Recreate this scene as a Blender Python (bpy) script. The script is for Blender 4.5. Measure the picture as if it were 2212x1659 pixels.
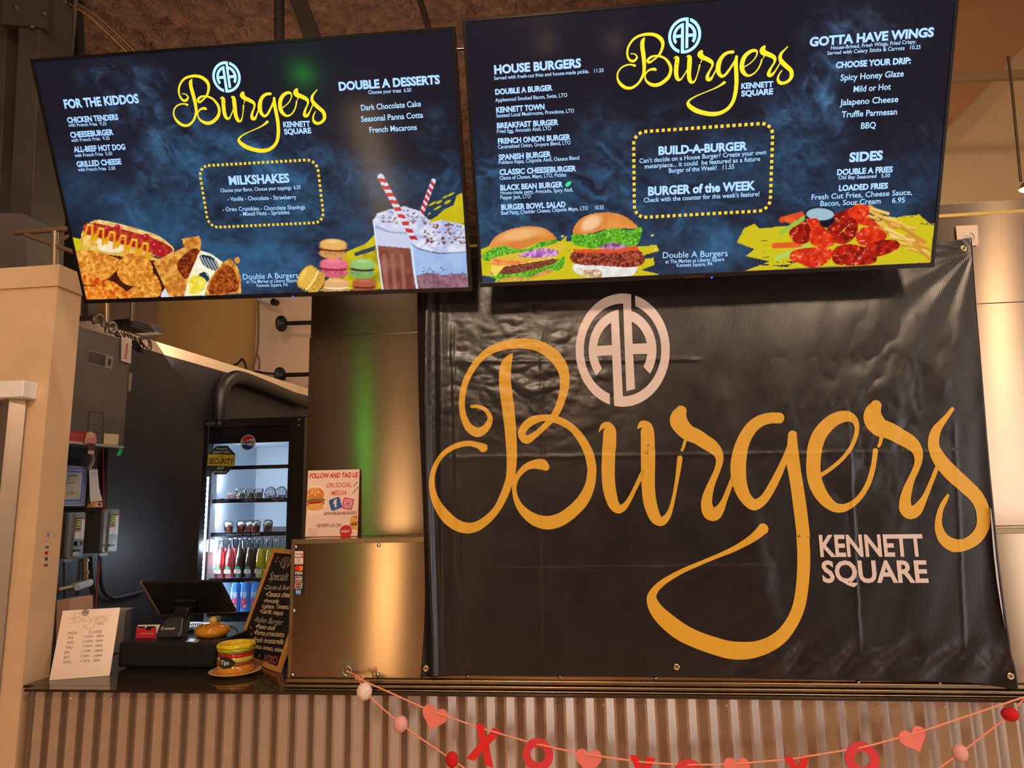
import bpy, math, random
import numpy as np
from math import sin, cos, pi, radians
from mathutils import Matrix, Vector
random.seed(7)
for _o in list(bpy.data.objects): bpy.data.objects.remove(_o)
SC = bpy.context.scene
COL = SC.collection
# ---------------------------------------------------------------- camera
CX, CY, FPX = 1106.0, 829.5, 1500.0
def nv(v):
    v = np.array(v, float); return v/np.linalg.norm(v)
AX = nv([13106, 531.5, 1500]); AZ = nv([-194, 9000, -1500]); AZ = nv(AZ-AX*AX.dot(AZ)); AY = np.cross(AZ, AX)
RM = np.array([AX, AY, AZ]); CAM = np.array([0, -2.05, 1.6])
cd = bpy.data.cameras.new('camera'); cam = bpy.data.objects.new('camera', cd); COL.objects.link(cam)
cd.sensor_fit = 'HORIZONTAL'; cd.sensor_width = 36; cd.lens = 36*FPX/2212; cd.clip_start = .05; cd.clip_end = 100
cam.matrix_world = Matrix.Translation(Vector(CAM)) @ Matrix(RM.tolist()).to_4x4()
SC.camera = cam
# ---------------------------------------------------------------- exposure, world, lights
SC.view_settings.view_transform = 'Standard'; SC.view_settings.look = 'None'
SC.view_settings.exposure = 0.0; SC.view_settings.gamma = 1.0; SC.view_settings.use_curve_mapping = False
wd = bpy.data.worlds.new('food_hall_ambient'); SC.world = wd; wd.use_nodes = True
wd.node_tree.nodes['Background'].inputs[0].default_value = (.30, .185, .125, 1)
wd.node_tree.nodes['Background'].inputs[1].default_value = .55
def area(name, loc, tgt, sx, sy, col, power, spread=180):
    l = bpy.data.lights.new(name, 'AREA'); l.shape = 'RECTANGLE'; l.size = sx; l.size_y = sy
    l.color = col; l.energy = power; l.spread = radians(spread)
    o = bpy.data.objects.new(name, l); COL.objects.link(o); o.location = loc
    o.rotation_euler = (Vector(tgt)-Vector(loc)).to_track_quat('-Z', 'Y').to_euler(); return o
def point(name, loc, col, power, r=.05):
    l = bpy.data.lights.new(name, 'POINT'); l.color = col; l.energy = power; l.shadow_soft_size = r
    o = bpy.data.objects.new(name, l); COL.objects.link(o); o.location = loc; return o
WARM = (1, .62, .34)
area('hall_lamp_left', (-1.72, -3.6, 1.0), (-.5, 0, 1.4), .20, 1.1, (1, .66, .32), 5)
area('hall_key_fill_centre', (-.55, -3.6, 3.6), (-.6, 0, 1.2), .4, .3, (1, .73, .49), 60)  # added key fill, set where the steel does not mirror it
area('hall_key_fill_right', (1.8, -3.6, 3.6), (1.0, 0, 1.4), .4, .3, (1, .73, .49), 52)  # second added key fill, its mirror image hidden behind the banner
area('hall_lamp_right', (3.35, -3.6, 2.9), (1, 0, 1.6), .14, .7, (1, .72, .46), 5)
area('track_light', (.95, -.62, 3.75), (.95, -.50, 0), 2.3, .10, (1, .80, .60), 26)
area('cool_side_fill', (3.6, -2.6, 1.2), (0, 0, .9), 2.2, 2.4, (.98, .95, .94), 46)  # unseen cool emitter added for the pale stripes on the corrugated front
area('floor_fill', (-.4, -3.0, 3.9), (-.4, -2.6, 0), 2.2, .8, (1, .70, .46), 26, 90)  # added fill: warms the floor that the corrugated facets reflect
point('pendant_bulb_middle', (-.28, -3.6, 2.58), (1, .55, .30), 26, .12)
point('green_hall_lamp', (-1.795, -2.9, 2.03), (.03, 1, .10), 1.6, .03)  # green lamp, located from its streaks on the steel and the screen
point('small_hall_bulb', (-.22, -3.33, 2.16), WARM, .5, .02); point('small_hall_bulb', (.22, -3.32, 2.13), WARM, .5, .02)
area('kitchen_light', (-1.3, 2.6, 3.6), (-1.3, 2.8, 1), 1.2, 1.2, (1, .74, .46), 20)
area('back_room_light', (-2.6, 5.0, 3.7), (-2.2, 8, 2.9), 1.2, .5, (1, .74, .42), 22)
area('foam_fill', (-1.6, 1.6, 2.7), (-1.6, 2.6, 4.0), 2.4, .8, (1, .72, .52), 30)  # added fill that brightens the foam ceiling, no fixture there
area('structure_fill', (-1.2, -.9, 3.5), (-2.6, 1.4, 3.0), .6, .4, (1, .78, .60), 10)  # added fill for the dark steel column at upper left
area('kitchen_light_right', (2.0, 1.2, 2.2), (2.2, 3.5, 3.2), .8, .6, (1, .74, .46), 16)
# ---------------------------------------------------------------- geometry helpers
def ray(x, y): return RM @ np.array([(x-CX)/FPX, -(y-CY)/FPX, -1.])
def proj(P):
    c = RM.T @ (np.asarray(P, float)-CAM); return (CX+FPX*c[0]/-c[2], CY-FPX*c[1]/-c[2])
def onX(x, y, v): d = ray(x, y); return CAM+d*((v-CAM[0])/d[0])
def onY(x, y, v): d = ray(x, y); return CAM+d*((v-CAM[1])/d[1])
def onZ(x, y, v): d = ray(x, y); return CAM+d*((v-CAM[2])/d[2])
class Fr:
    """plane frame: origin, in-plane axes U (right) and V (up), normal N towards the viewer"""
    def __init__(s, O, U, V):
        s.O = np.array(O, float); s.U = nv(U); V = np.array(V, float); s.V = nv(V-s.U*s.U.dot(V)); s.N = np.cross(s.U, s.V)
    def uv(s, x, y, n=0):
        d = ray(x, y); t = s.N.dot(s.O+s.N*n-CAM)/s.N.dot(d); q = CAM+d*t-s.O; return np.array([q.dot(s.U), q.dot(s.V)])
    def P(s, u, v, n=0): return s.O+s.U*u+s.V*v+s.N*n
    def px(s, x, y, n=0): u, v = s.uv(x, y, n); return s.P(u, v, n)
    def at(s, n): return Fr(s.O+s.N*n, s.U, s.V)
def rect3(bl, br, tl, z):
    """upright rectangle standing on height z, from three corner pixels"""
    A = onZ(*bl, z); B = onZ(*br, z); U = B-A; d = ray(*tl); t = U.dot(A-CAM)/U.dot(d); T = CAM+d*t
    return Fr(A, U, T-A), np.linalg.norm(U), np.linalg.norm(T-A)
class MB:
    def __init__(s): s.v = []; s.f = []; s.sm = []
    def add(s, vs, fs, smooth=False):
        b = len(s.v); s.v += [tuple(map(float, p)) for p in vs]; s.f += [tuple(i+b for i in f) for f in fs]; s.sm += [smooth]*len(fs); return s
    def box(s, a, b, bev=0):
        x0, y0, z0 = np.minimum(a, b); x1, y1, z1 = np.maximum(a, b)
        return s.hexa([(x0,y0,z0),(x1,y0,z0),(x1,y1,z0),(x0,y1,z0)], [(x0,y0,z1),(x1,y0,z1),(x1,y1,z1),(x0,y1,z1)])
    def hexa(s, lo, hi):
        n = len(lo)
        return s.add(list(lo)+list(hi), [tuple(range(n))[::-1], tuple(range(n, 2*n))]+[(i, (i+1) % n, n+(i+1) % n, n+i) for i in range(n)])
    def fbox(s, F, u0, v0, u1, v1, n0, n1):
        return s.hexa([F.P(u0,v0,n0),F.P(u1,v0,n0),F.P(u1,v1,n0),F.P(u0,v1,n0)], [F.P(u0,v0,n1),F.P(u1,v0,n1),F.P(u1,v1,n1),F.P(u0,v1,n1)])
    def slab(s, F, uvs, n0, n1):
        return s.hexa([F.P(u, v, n0) for u, v in uvs], [F.P(u, v, n1) for u, v in uvs])
    def pslab(s, F, pxs, n0, n1): return s.slab(F, [F.uv(x, y, n1) for x, y in pxs], n0, n1)
    def flat(s, F, pxs, n=.0008):
        return s.add([F.px(x, y, n) for x, y in pxs], [tuple(range(len(pxs)))])
    def uflat(s, F, uvs, n=.0008): return s.add([F.P(u, v, n) for u, v in uvs], [tuple(range(len(uvs)))])
    def tube(s, pts, r, seg=8, caps=True):
        pts = [np.array(p, float) for p in pts]; rs = r if hasattr(r, '__len__') else [r]*len(pts)
        n = len(pts); vs = []; fs = []; ref = None
        for i, p in enumerate(pts):
            t = nv(pts[min(i+1, n-1)]-pts[max(i-1, 0)]+1e-9)
            if ref is None: ref = np.array([0, 0, 1.]) if abs(t[2]) < .9 else np.array([1., 0, 0])
            a = np.cross(t, ref); a = nv(a); ref = np.cross(a, t); b = np.cross(t, a)
            for k in range(seg):
                w = 2*pi*k/seg; vs.append(p+(a*cos(w)+b*sin(w))*rs[i])
        for i in range(n-1):
            for k in range(seg): fs.append((i*seg+k, i*seg+(k+1) % seg, (i+1)*seg+(k+1) % seg, (i+1)*seg+k))
        s.add(vs, fs, True)
        if caps: s.add(vs[:seg], [tuple(range(seg))]); s.add(vs[-seg:], [tuple(range(seg))[::-1]])
        return s
    def lathe(s, O, prof, seg=24, ax=(0, 0, 1), wob=None):
        O = np.array(O, float); A = nv(ax); r0 = np.array([1., 0, 0]) if abs(A[0]) < .9 else np.array([0, 1., 0])
        B = nv(np.cross(A, r0)); Cc = np.cross(A, B); vs = []; fs = []
        for i, (r, h) in enumerate(prof):
            for k in range(seg):
                w = 2*pi*k/seg; dr, dh = wob(i, w) if wob else (0, 0)
                vs.append(O+A*(h+dh)+(B*cos(w)+Cc*sin(w))*max(r+dr, 0))
        for i in range(len(prof)-1):
            for k in range(seg): fs.append((i*seg+k, i*seg+(k+1) % seg, (i+1)*seg+(k+1) % seg, (i+1)*seg+k))
        return s.add(vs, fs, True)
    def ell(s, O, r, seg=16, rings=10):
        r = np.array(r if hasattr(r, '__len__') else [r]*3, float); vs = []; fs = []; O = np.array(O, float)
        for i in range(rings+1):
            a = pi*i/rings
            for k in range(seg): w = 2*pi*k/seg; vs.append(O+r*np.array([sin(a)*cos(w), sin(a)*sin(w), cos(a)]))
        for i in range(rings):
            for k in range(seg): fs.append((i*seg+k, (i+1)*seg+k, (i+1)*seg+(k+1) % seg, i*seg+(k+1) % seg))
        return s.add(vs, fs, True)
    def obj(s, name, mat, parent=None, **kw):
        me = bpy.data.meshes.new(name); me.from_pydata(s.v, [], s.f)
        if any(s.sm): me.polygons.foreach_set('use_smooth', s.sm)
        me.materials.append(mat); me.update(); return link(name, me, parent, **kw)
def link(name, data, parent=None, bevel=0, **kw):
    o = bpy.data.objects.new(name, data); COL.objects.link(o)
    if parent is not None:
        o.parent = parent; o.matrix_parent_inverse = Matrix.Translation(-Vector(parent.location))
    if bevel:
        b = o.modifiers.new('bevel', 'BEVEL'); b.width = bevel; b.segments = 2; b.limit_method = 'ANGLE'; b.angle_limit = radians(40)
    for k, v in kw.items(): o[k] = v
    return o
def thing(name, label, category, loc=(0, 0, 0), group=None):
    o = bpy.data.objects.new(name, None); COL.objects.link(o); o.location = [float(q) for q in loc]; o.empty_display_size = .05
    o['label'] = label; o['category'] = category
    if group: o['group'] = group
    return o
def tag(o, label, category, group=None):
    o['label'] = label; o['category'] = category
    if group: o['group'] = group
    return o
def dup(o, loc, label=None):
    r = o.copy(); COL.objects.link(r); r.location = [float(q) for q in loc]
    if label: r['label'] = label
    for ch in o.children:
        c = ch.copy(); COL.objects.link(c); c.parent = r
        for g in ch.children: h = g.copy(); COL.objects.link(h); h.parent = c
    return r
def STR(o): o['kind'] = 'structure'; return o
def lin(c):
    c = np.asarray(c, float)/255.; return np.where(c <= .04045, c/12.92, ((c+.055)/1.055)**2.4)
# ---------------------------------------------------------------- materials
MATS = {}
def M(name, rgb=(128, 128, 128), rough=.5, metal=0, emit=0, nz=0, nsc=8, bump=0, bsc=60, aniso=0, rot=0, rgb2=None, stretch=(1, 1, 1), spec=.5, coat=0, alpha=1, trans=0, rnz=0, bdist=.01):
    if name in MATS: return MATS[name]
    m = bpy.data.materials.new(name); m.use_nodes = True; nt = m.node_tree; b = nt.nodes['Principled BSDF']
    c = lin(rgb); b.inputs['Base Color'].default_value = (*c, 1); b.inputs['Roughness'].default_value = rough; b.inputs['Metallic'].default_value = metal
    b.inputs['Specular IOR Level'].default_value = spec; b.inputs['Coat Weight'].default_value = coat; b.inputs['Alpha'].default_value = alpha
    b.inputs['Transmission Weight'].default_value = trans
    if emit: b.inputs['Emission Color'].default_value = (*c, 1); b.inputs['Emission Strength'].default_value = emit
    if nz or bump or rnz:
        tc = nt.nodes.new('ShaderNodeTexCoord'); mp = nt.nodes.new('ShaderNodeMapping'); mp.inputs['Scale'].default_value = stretch
        nt.links.new(tc.outputs['Object'], mp.inputs[0])
    if nz or rnz:
        n = nt.nodes.new('ShaderNodeTexNoise'); n.inputs['Scale'].default_value = nsc; n.inputs['Detail'].default_value = 6; n.inputs['Roughness'].default_value = .6
        nt.links.new(mp.outputs[0], n.inputs[0])
        if nz:
            r = nt.nodes.new('ShaderNodeValToRGB'); r.color_ramp.elements[0].position = .3; r.color_ramp.elements[1].position = .7
            c2 = lin(rgb2) if rgb2 is not None else c*(1-nz)
            r.color_ramp.elements[0].color = (*c2, 1); r.color_ramp.elements[1].color = (*np.minimum(c*(1+nz*.5), 1), 1)
            nt.links.new(n.outputs[0], r.inputs[0]); nt.links.new(r.outputs[0], b.inputs['Base Color'])
        if rnz:
            q = nt.nodes.new('ShaderNodeMapRange'); q.inputs[1].default_value = .3; q.inputs[2].default_value = .7
            q.inputs[3].default_value = rough-rnz; q.inputs[4].default_value = rough+rnz
            nt.links.new(n.outputs[0], q.inputs[0]); nt.links.new(q.outputs[0], b.inputs['Roughness'])
    if bump:
        n2 = nt.nodes.new('ShaderNodeTexNoise'); n2.inputs['Scale'].default_value = bsc; n2.inputs['Detail'].default_value = 4
        bp = nt.nodes.new('ShaderNodeBump'); bp.inputs['Strength'].default_value = bump; bp.inputs['Distance'].default_value = bdist
        nt.links.new(mp.outputs[0], n2.inputs[0]); nt.links.new(n2.outputs[0], bp.inputs['Height']); nt.links.new(bp.outputs[0], b.inputs['Normal'])
    if aniso:
        t = nt.nodes.new('ShaderNodeTangent'); t.direction_type = 'RADIAL'; t.axis = 'Z'
        b.inputs['Anisotropic'].default_value = aniso; b.inputs['Anisotropic Rotation'].default_value = rot; nt.links.new(t.outputs[0], b.inputs['Tangent'])
    MATS[name] = m; return m
def glassmat(name, tint=(1, 1, 1), refl=.08, rough=.03):
    if name in MATS: return MATS[name]
    m = bpy.data.materials.new(name); m.use_nodes = True; nt = m.node_tree; nt.nodes.clear()
    o = nt.nodes.new('ShaderNodeOutputMaterial'); mx = nt.nodes.new('ShaderNodeMixShader'); t = nt.nodes.new('ShaderNodeBsdfTransparent')
    g = nt.nodes.new('ShaderNodeBsdfGlossy'); lw = nt.nodes.new('ShaderNodeLayerWeight'); lw.inputs[0].default_value = .25
    ma = nt.nodes.new('ShaderNodeMath'); ma.operation = 'ADD'; ma.inputs[1].default_value = refl; ma.use_clamp = True
    t.inputs[0].default_value = (*tint, 1); g.inputs['Roughness'].default_value = rough
    nt.links.new(lw.outputs['Fresnel'], ma.inputs[0]); nt.links.new(ma.outputs[0], mx.inputs[0])
    nt.links.new(t.outputs[0], mx.inputs[1]); nt.links.new(g.outputs[0], mx.inputs[2]); nt.links.new(mx.outputs[0], o.inputs[0])
    MATS[name] = m; return m
def vcmat(name, emit=1.0, rough=.5, spec=.3):
    if name in MATS: return MATS[name]
    m = bpy.data.materials.new(name); m.use_nodes = True; nt = m.node_tree; b = nt.nodes['Principled BSDF']
    a = nt.nodes.new('ShaderNodeAttribute'); a.attribute_name = 'Col'
    b.inputs['Roughness'].default_value = rough; b.inputs['Specular IOR Level'].default_value = spec
    if emit:
        b.inputs['Base Color'].default_value = (.004, .004, .005, 1)
        nt.links.new(a.outputs['Color'], b.inputs['Emission Color']); b.inputs['Emission Strength'].default_value = emit
    else: nt.links.new(a.outputs['Color'], b.inputs['Base Color'])
    MATS[name] = m; return m
# ---------------------------------------------------------------- text
_tc = {}
def tmesh(s, bold=0., shear=0., sp=1.0):
    k = (s, bold, shear, sp)
    if k in _tc: return _tc[k]
    c = bpy.data.curves.new('t', 'FONT'); c.body = s; c.offset = bold; c.shear = shear; c.space_character = sp; c.resolution_u = 3
    o = bpy.data.objects.new('t', c); COL.objects.link(o); dg = bpy.context.evaluated_depsgraph_get()
    me = bpy.data.meshes.new_from_object(o.evaluated_get(dg))
    v = np.empty(len(me.vertices)*3); me.vertices.foreach_get('co', v); v = v.reshape(-1, 3)[:, :2]
    f = [tuple(p.vertices) for p in me.polygons]
    bpy.data.objects.remove(o); bpy.data.curves.remove(c); bpy.data.meshes.remove(me)
    _tc[k] = (v, f); return _tc[k]
CAPH = float(tmesh('H')[0][:, 1].max())
def text(mb, F, s, x0, y0, x1, y1, h, bold=.0, shear=0., n=.0009, sp=1.0, yfun=None):
    """one line of lettering on frame F between two baseline pixels, cap height h in pixels"""
    v, f = tmesh(s, bold, shear, sp)
    if not len(v): return
    a = F.uv(x0, y0, n); b = F.uv(x1, y1, n); d = b-a; L = np.linalg.norm(d); d = d/L; p = np.array([-d[1], d[0]])
    xm, ym = (x0+x1)/2, (y0+y1)/2; hv = np.linalg.norm(F.uv(xm, ym-h, n)-F.uv(xm, ym, n))
    mn, mx = v[:, 0].min(), v[:, 0].max(); kx = L/(mx-mn); ky = hv/(CAPH+2*bold)
    q = a+np.outer((v[:, 0]-mn)*kx, d)+np.outer((v[:, 1]+bold)*ky, p)
    if yfun: mb.add([yfun(F.P(u, w, n)) for u, w in q], f)
    else: mb.add([F.P(u, w, n) for u, w in q], f)
def utext(mb, F, s, u, v, w=None, h=.01, bold=0., shear=0., n=.0009, rotv=False, sp=1.0):
    vv, f = tmesh(s, bold, shear, sp)
    if not len(vv): return
    mn, mx = vv[:, 0].min(), vv[:, 0].max(); ky = h/CAPH; kx = w/(mx-mn) if w else ky
    mb.add([F.P(u+(a-mn)*kx, v+b*ky, n) for a, b in vv], f)
# ---------------------------------------------------------------- noise and painting of flat print
def vnoise(x, y, seed=0):
    xi = np.floor(x).astype(np.int64); yi = np.floor(y).astype(np.int64); xf = x-xi; yf = y-yi
    def h(a, b):
        n = (a*374761393+b*668265263+seed*974634777) & 0xffffffff; n = ((n ^ (n >> 13))*1274126177) & 0xffffffff
        return ((n ^ (n >> 16)) & 0xffff)/65535.
    u = xf*xf*(3-2*xf); w = yf*yf*(3-2*yf)
    return (h(xi, yi)*(1-u)+h(xi+1, yi)*u)*(1-w)+(h(xi, yi+1)*(1-u)+h(xi+1, yi+1)*u)*w
def fbm(x, y, seed=0, o=4):
    r = 0; a = .5
    for i in range(o): r = r+a*vnoise(x, y, seed+i*7); x = x*2.03+3.1; y = y*2.01+1.7; a *= .5
    return r/(1-.5**o)
def crom(pts, n=8, closed=False):
    P = np.array(pts, float); N = len(P); out = []
    rng = range(N) if closed else range(N-1)
    for i in rng:
        if closed: a, b, c, d = P[(i-1) % N], P[i], P[(i+1) % N], P[(i+2) % N]
        else: a, b, c, d = P[max(i-1, 0)], P[i], P[i+1], P[min(i+2, N-1)]
        for k in range(n):
            t = k/n; out.append(.5*((2*b)+(c-a)*t+(2*a-5*b+4*c-d)*t*t+(3*b-a-3*c+d)*t**3))
    if not closed: out.append(P[-1])
    return np.array(out)
class Canvas:
    def __init__(s, F, u0, v0, u1, v1, du, base=(30, 30, 40), n=.0004, pix=True):
        s.F = F; s.nx = int((u1-u0)/du)+1; s.ny = int((v1-v0)/du)+1
        s.U, s.V = np.meshgrid(np.linspace(u0, u1, s.nx), np.linspace(v0, v1, s.ny))
        s.W = F.O+s.U[..., None]*F.U+s.V[..., None]*F.V+F.N*n
        c = (s.W-CAM) @ RM
        if pix: s.X = CX+FPX*c[..., 0]/-c[..., 2]; s.Y = CY-FPX*c[..., 1]/-c[..., 2]
        else: s.X = s.U*1000; s.Y = -s.V*1000
        s.C = np.zeros((s.ny, s.nx, 3))+np.array(base, float)
    def put(s, m, col, a=1.0):
        m = np.clip(m*a, 0, 1)[..., None]; s.C = s.C*(1-m)+np.asarray(col, float)*m
    def inside(s, P):
        P = np.asarray(P, float); m = np.zeros(s.X.shape, bool)
        bb = (s.X > P[:, 0].min()-1) & (s.X < P[:, 0].max()+1) & (s.Y > P[:, 1].min()-1) & (s.Y < P[:, 1].max()+1)
        x, y = s.X[bb], s.Y[bb]; r = np.zeros(x.shape, bool)
        for i in range(len(P)):
            x0, y0 = P[i]; x1, y1 = P[(i+1) % len(P)]
            if y0 == y1: continue
            r ^= ((y0 > y) != (y1 > y)) & (x < (x1-x0)*(y-y0)/(y1-y0)+x0)
        m[bb] = r; return m
    def poly(s, P, col, a=1., sm=True, col2=None, sc=6., seed=1, thr=None):
        m = s.inside(crom(P, 6, True) if sm else P).astype(float)
        s.tex(m, col, a, col2, sc, seed)
        return m
    def tex(s, m, col, a=1., col2=None, sc=6., seed=1):
        if col2 is None: s.put(m, col, a); return
        t = np.clip((fbm(s.X/sc, s.Y/sc, seed, 3)-.3)/.4, 0, 1)[..., None]
        s.put(m, np.array(col)*(1-t)+np.array(col2)*t, a)
    def oval(s, x, y, rx, ry, ang, col, a=1., soft=1.2, col2=None, sc=6, seed=1):
        c, d = cos(radians(ang)), sin(radians(ang)); X = (s.X-x)*c+(s.Y-y)*d; Y = -(s.X-x)*d+(s.Y-y)*c
        r = np.sqrt((X/rx)**2+(Y/ry)**2); m = np.clip((1-r)*min(rx, ry)/soft+.5, 0, 1); s.tex(m, col, a, col2, sc, seed); return m
    def line(s, pts, w, col, a=1., col2=None, sc=6, seed=1):
        d = np.full(s.X.shape, 1e9); pts = [np.array(p, float) for p in pts]
        for p, q in zip(pts[:-1], pts[1:]):
            e = q-p; L = e.dot(e)+1e-9; t = np.clip(((s.X-p[0])*e[0]+(s.Y-p[1])*e[1])/L, 0, 1)
            d = np.minimum(d, np.hypot(s.X-p[0]-t*e[0], s.Y-p[1]-t*e[1]))
        m = np.clip(w/2-d+.5, 0, 1); s.tex(m, col, a, col2, sc, seed); return m
    def glow(s, x, y, rx, ry, ang, col, a, seed=3, sc=80):
        c, d = cos(radians(ang)), sin(radians(ang))
        wx = (fbm(s.X/sc, s.Y/sc, seed)-.5)*sc*1.2; wy = (fbm(s.X/sc+9, s.Y/sc+4, seed+1)-.5)*sc*1.2
        X0 = s.X+wx-x; Y0 = s.Y+wy-y; X = X0*c+Y0*d; Y = -X0*d+Y0*c; m = np.exp(-((X/rx)**2+(Y/ry)**2))
        f = fbm((X0*c+Y0*d)/(sc*.9)+wy/20, (-X0*d+Y0*c)/(sc*.30)+wx/20, seed+5, 4)
        g = 1-np.abs(2*fbm(X0/(sc*1.1)+wx/30, Y0/(sc*1.1)+wy/30, seed+9, 4)-1)
        s.put(m*np.clip(.10+1.9*(f-.34), 0, 1)*(.45+.55*np.clip((g-.55)*2.6, 0, 1)), col, a)
    def obj(s, name, mat, parent=None, mask=None, **kw):
        me = bpy.data.meshes.new(name); nx, ny = s.nx, s.ny; nvt = nx*ny
        i = np.arange(nvt).reshape(ny, nx); q = np.stack([i[:-1, :-1], i[:-1, 1:], i[1:, 1:], i[1:, :-1]], -1).reshape(-1, 4)
        me.vertices.add(nvt); me.vertices.foreach_set('co', s.W.reshape(-1).astype(np.float32))
        me.loops.add(q.size); me.loops.foreach_set('vertex_index', q.reshape(-1).astype(np.int32))
        me.polygons.add(len(q)); me.polygons.foreach_set('loop_start', (np.arange(len(q))*4).astype(np.int32))
        me.update(calc_edges=True)
        at = me.color_attributes.new('Col', 'FLOAT_COLOR', 'POINT')
        c = np.ones((nvt, 4), np.float32); c[:, :3] = lin(np.clip(s.C, 0, 255)).reshape(-1, 3); at.data.foreach_set('color', c.reshape(-1))
        me.materials.append(mat); return link(name, me, parent, **kw)
# ================================================================ materials in use
cream = M('cream_paint', (214, 178, 140), .55, nz=.10, nsc=5, bump=.05, bsc=25)
steel = M('brushed_steel', (172, 146, 120), .20, 1, nz=.04, nsc=2, aniso=.97, rot=0.25, stretch=(.5, 1, 2))
steel2 = M('brushed_steel_wall', (172, 150, 128), .20, 1, nz=.04, nsc=2, aniso=.97, rot=0.25, stretch=(.5, 1, 2))
steeltrim = M('folded_steel_trim', (150, 128, 100), .34, 1, nz=.15, nsc=12, rnz=.06)
zinc = M('corrugated_zinc', (186, 170, 158), .34, .9, nz=.06, nsc=30)
granite = M('black_granite', (26, 20, 17), .10, nz=.5, nsc=220, rgb2=(60, 44, 32), spec=.6)
chrome = M('chrome', (225, 220, 215), .12, 1)
blackp = M('black_plastic', (20, 19, 21), .38)
blackm = M('black_matte', (15, 15, 17), .6)
white = M('white_paint', (235, 228, 220), .5)
darkwall = M('charcoal_paint', (44, 42, 46), .55, nz=.12, nsc=3)
# ================================================================ setting
ZC = 1.073                       # counter height
Y0 = 0.0                         # face of the steel box
ZB = onY(800, 1164, Y0)[2]       # top of the steel box
YB = onZ(662, 1160, ZB)[1]; YB = float(np.clip(YB, .18, .34))
XL = -1.765
FB = Fr((0, Y0, 0), (1, 0, 0), (0, 0, 1)); FPN = Fr((0, YB, 0), (1, 0, 0), (0, 0, 1))
bx0 = float(onY(628, 1300, Y0)[0]); bx1 = 2.4; zb0 = float(onY(800, 1466, Y0)[2]); pxl = float(onY(664, 900, YB)[0])
zs = float(onY(786, 723, YB)[2])
# floor
STR(MB().box((-6, -6, -.06), (6, 9, 0)).obj('floor', M('floor_tile', (196, 160, 128), .5, nz=.12, nsc=4)))
STR(MB().box((-3.5, -6, 0), (-3.4, -.0, 3.2)).obj('wall_added_left', M('added_wall_brown', (84, 58, 44), .7)))  # unseen wall added to darken what the left-facing corrugated facets reflect
# left partition end with pier
pd = float(onX(138, 1090, XL)[1])
ztop = float(onY(60, 577, Y0)[2]); zcap = float(onY(60, 622, Y0)[2])
b = MB().box((-3.4, 0, 0), (XL, pd, zcap)); b.box((-3.4, -.006, zcap), (XL+.006, pd+.01, ztop)); STR(b.obj('wall_left', cream))
# trim and corrugated sheet at far left
zt = float(onY(25, 822, -.06)[2]); zt2 = float(onY(25, 858, -.06)[2]); xt = float(onY(50, 840, -.06)[0])
STR(MB().box((-3.4, -.06, zt2), (xt, -.0005, zt)).obj('trim_1', white, bevel=.003))
def corr(name, x0, x1, yb, z0, z1, per, dep, mat, ph=0, flat=.12):
    xs = []; ys = []; x = x0; k = 0; pr = [(0, 0), (flat*.5, 0), (.5-flat*.5, 1), (.5+flat*.5, 1), (1-flat*.5, 0)]
    n = int((x1-x0)/per)+2
    for i in range(n):
        for (a, d) in pr: xs.append(x0+(i+a+ph)*per); ys.append(yb-dep*d)
    P = [(x, y) for x, y in zip(xs, ys) if x0 <= x <= x1]
    vs = [(x, y, z0) for x, y in P]+[(x, y, z1) for x, y in P]+[(x, y+.0015, z0) for x, y in P]+[(x, y+.0015, z1) for x, y in P]; m = len(P)
    fs = [(i, i+1, m+i+1, m+i) for i in range(m-1)]+[(2*m+i+1, 2*m+i, 3*m+i, 3*m+i+1) for i in range(m-1)]+[(m+i, m+i+1, 3*m+i+1, 3*m+i) for i in range(m-1)]
    return MB().add(vs, fs).obj(name, mat)
x_c = float(onY(36, 1000, -.03)[0])
o = corr('corrugated_panel', -2.35, x_c, -.012, 0, zt2, .105, .022, zinc); tag(o, 'galvanised corrugated sheet on the cream wall at the far left edge, below the white trim', 'metal sheet')
# counter: granite top and corrugated front
cnt = thing('service_counter', 'black granite service counter with corrugated metal front running along the bottom', 'counter', (0, 0, 0))
zf0 = float(onY(800, 1503, -.045)[2])
xc0 = float(onY(51, 1495, -.045)[0]); xc1 = float(onY(58, 1512, -.012)[0])
b = MB().box((xc0, -.045, zf0), (2.4, -.0005, ZC)); b.box((XL+.004, -.0005, zf0), (2.4, .95, ZC)); b.obj('worktop', granite, cnt, bevel=.002)
corr('corrugated_front', xc1, 2.4, -.004, 0, zf0, .0551, .0115, zinc).parent = cnt
MB().box((xc1, .002, 0), (2.4, .02, zf0)).obj('front_board', M('board', (60, 50, 42), .8), cnt)
for i, px in enumerate([78, 152, 225, 240, 302, 412, 571, 690, 765, 884, 1009, 1130, 1174, 1303, 1481, 1569, 1711, 1896, 2040]):
    p = onY(px, 1509 if px < 300 else 1515+px*.006, -.013); MB().ell(p, (.0035, .002, .0035), 8, 6).obj('screw', chrome, cnt)
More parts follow.
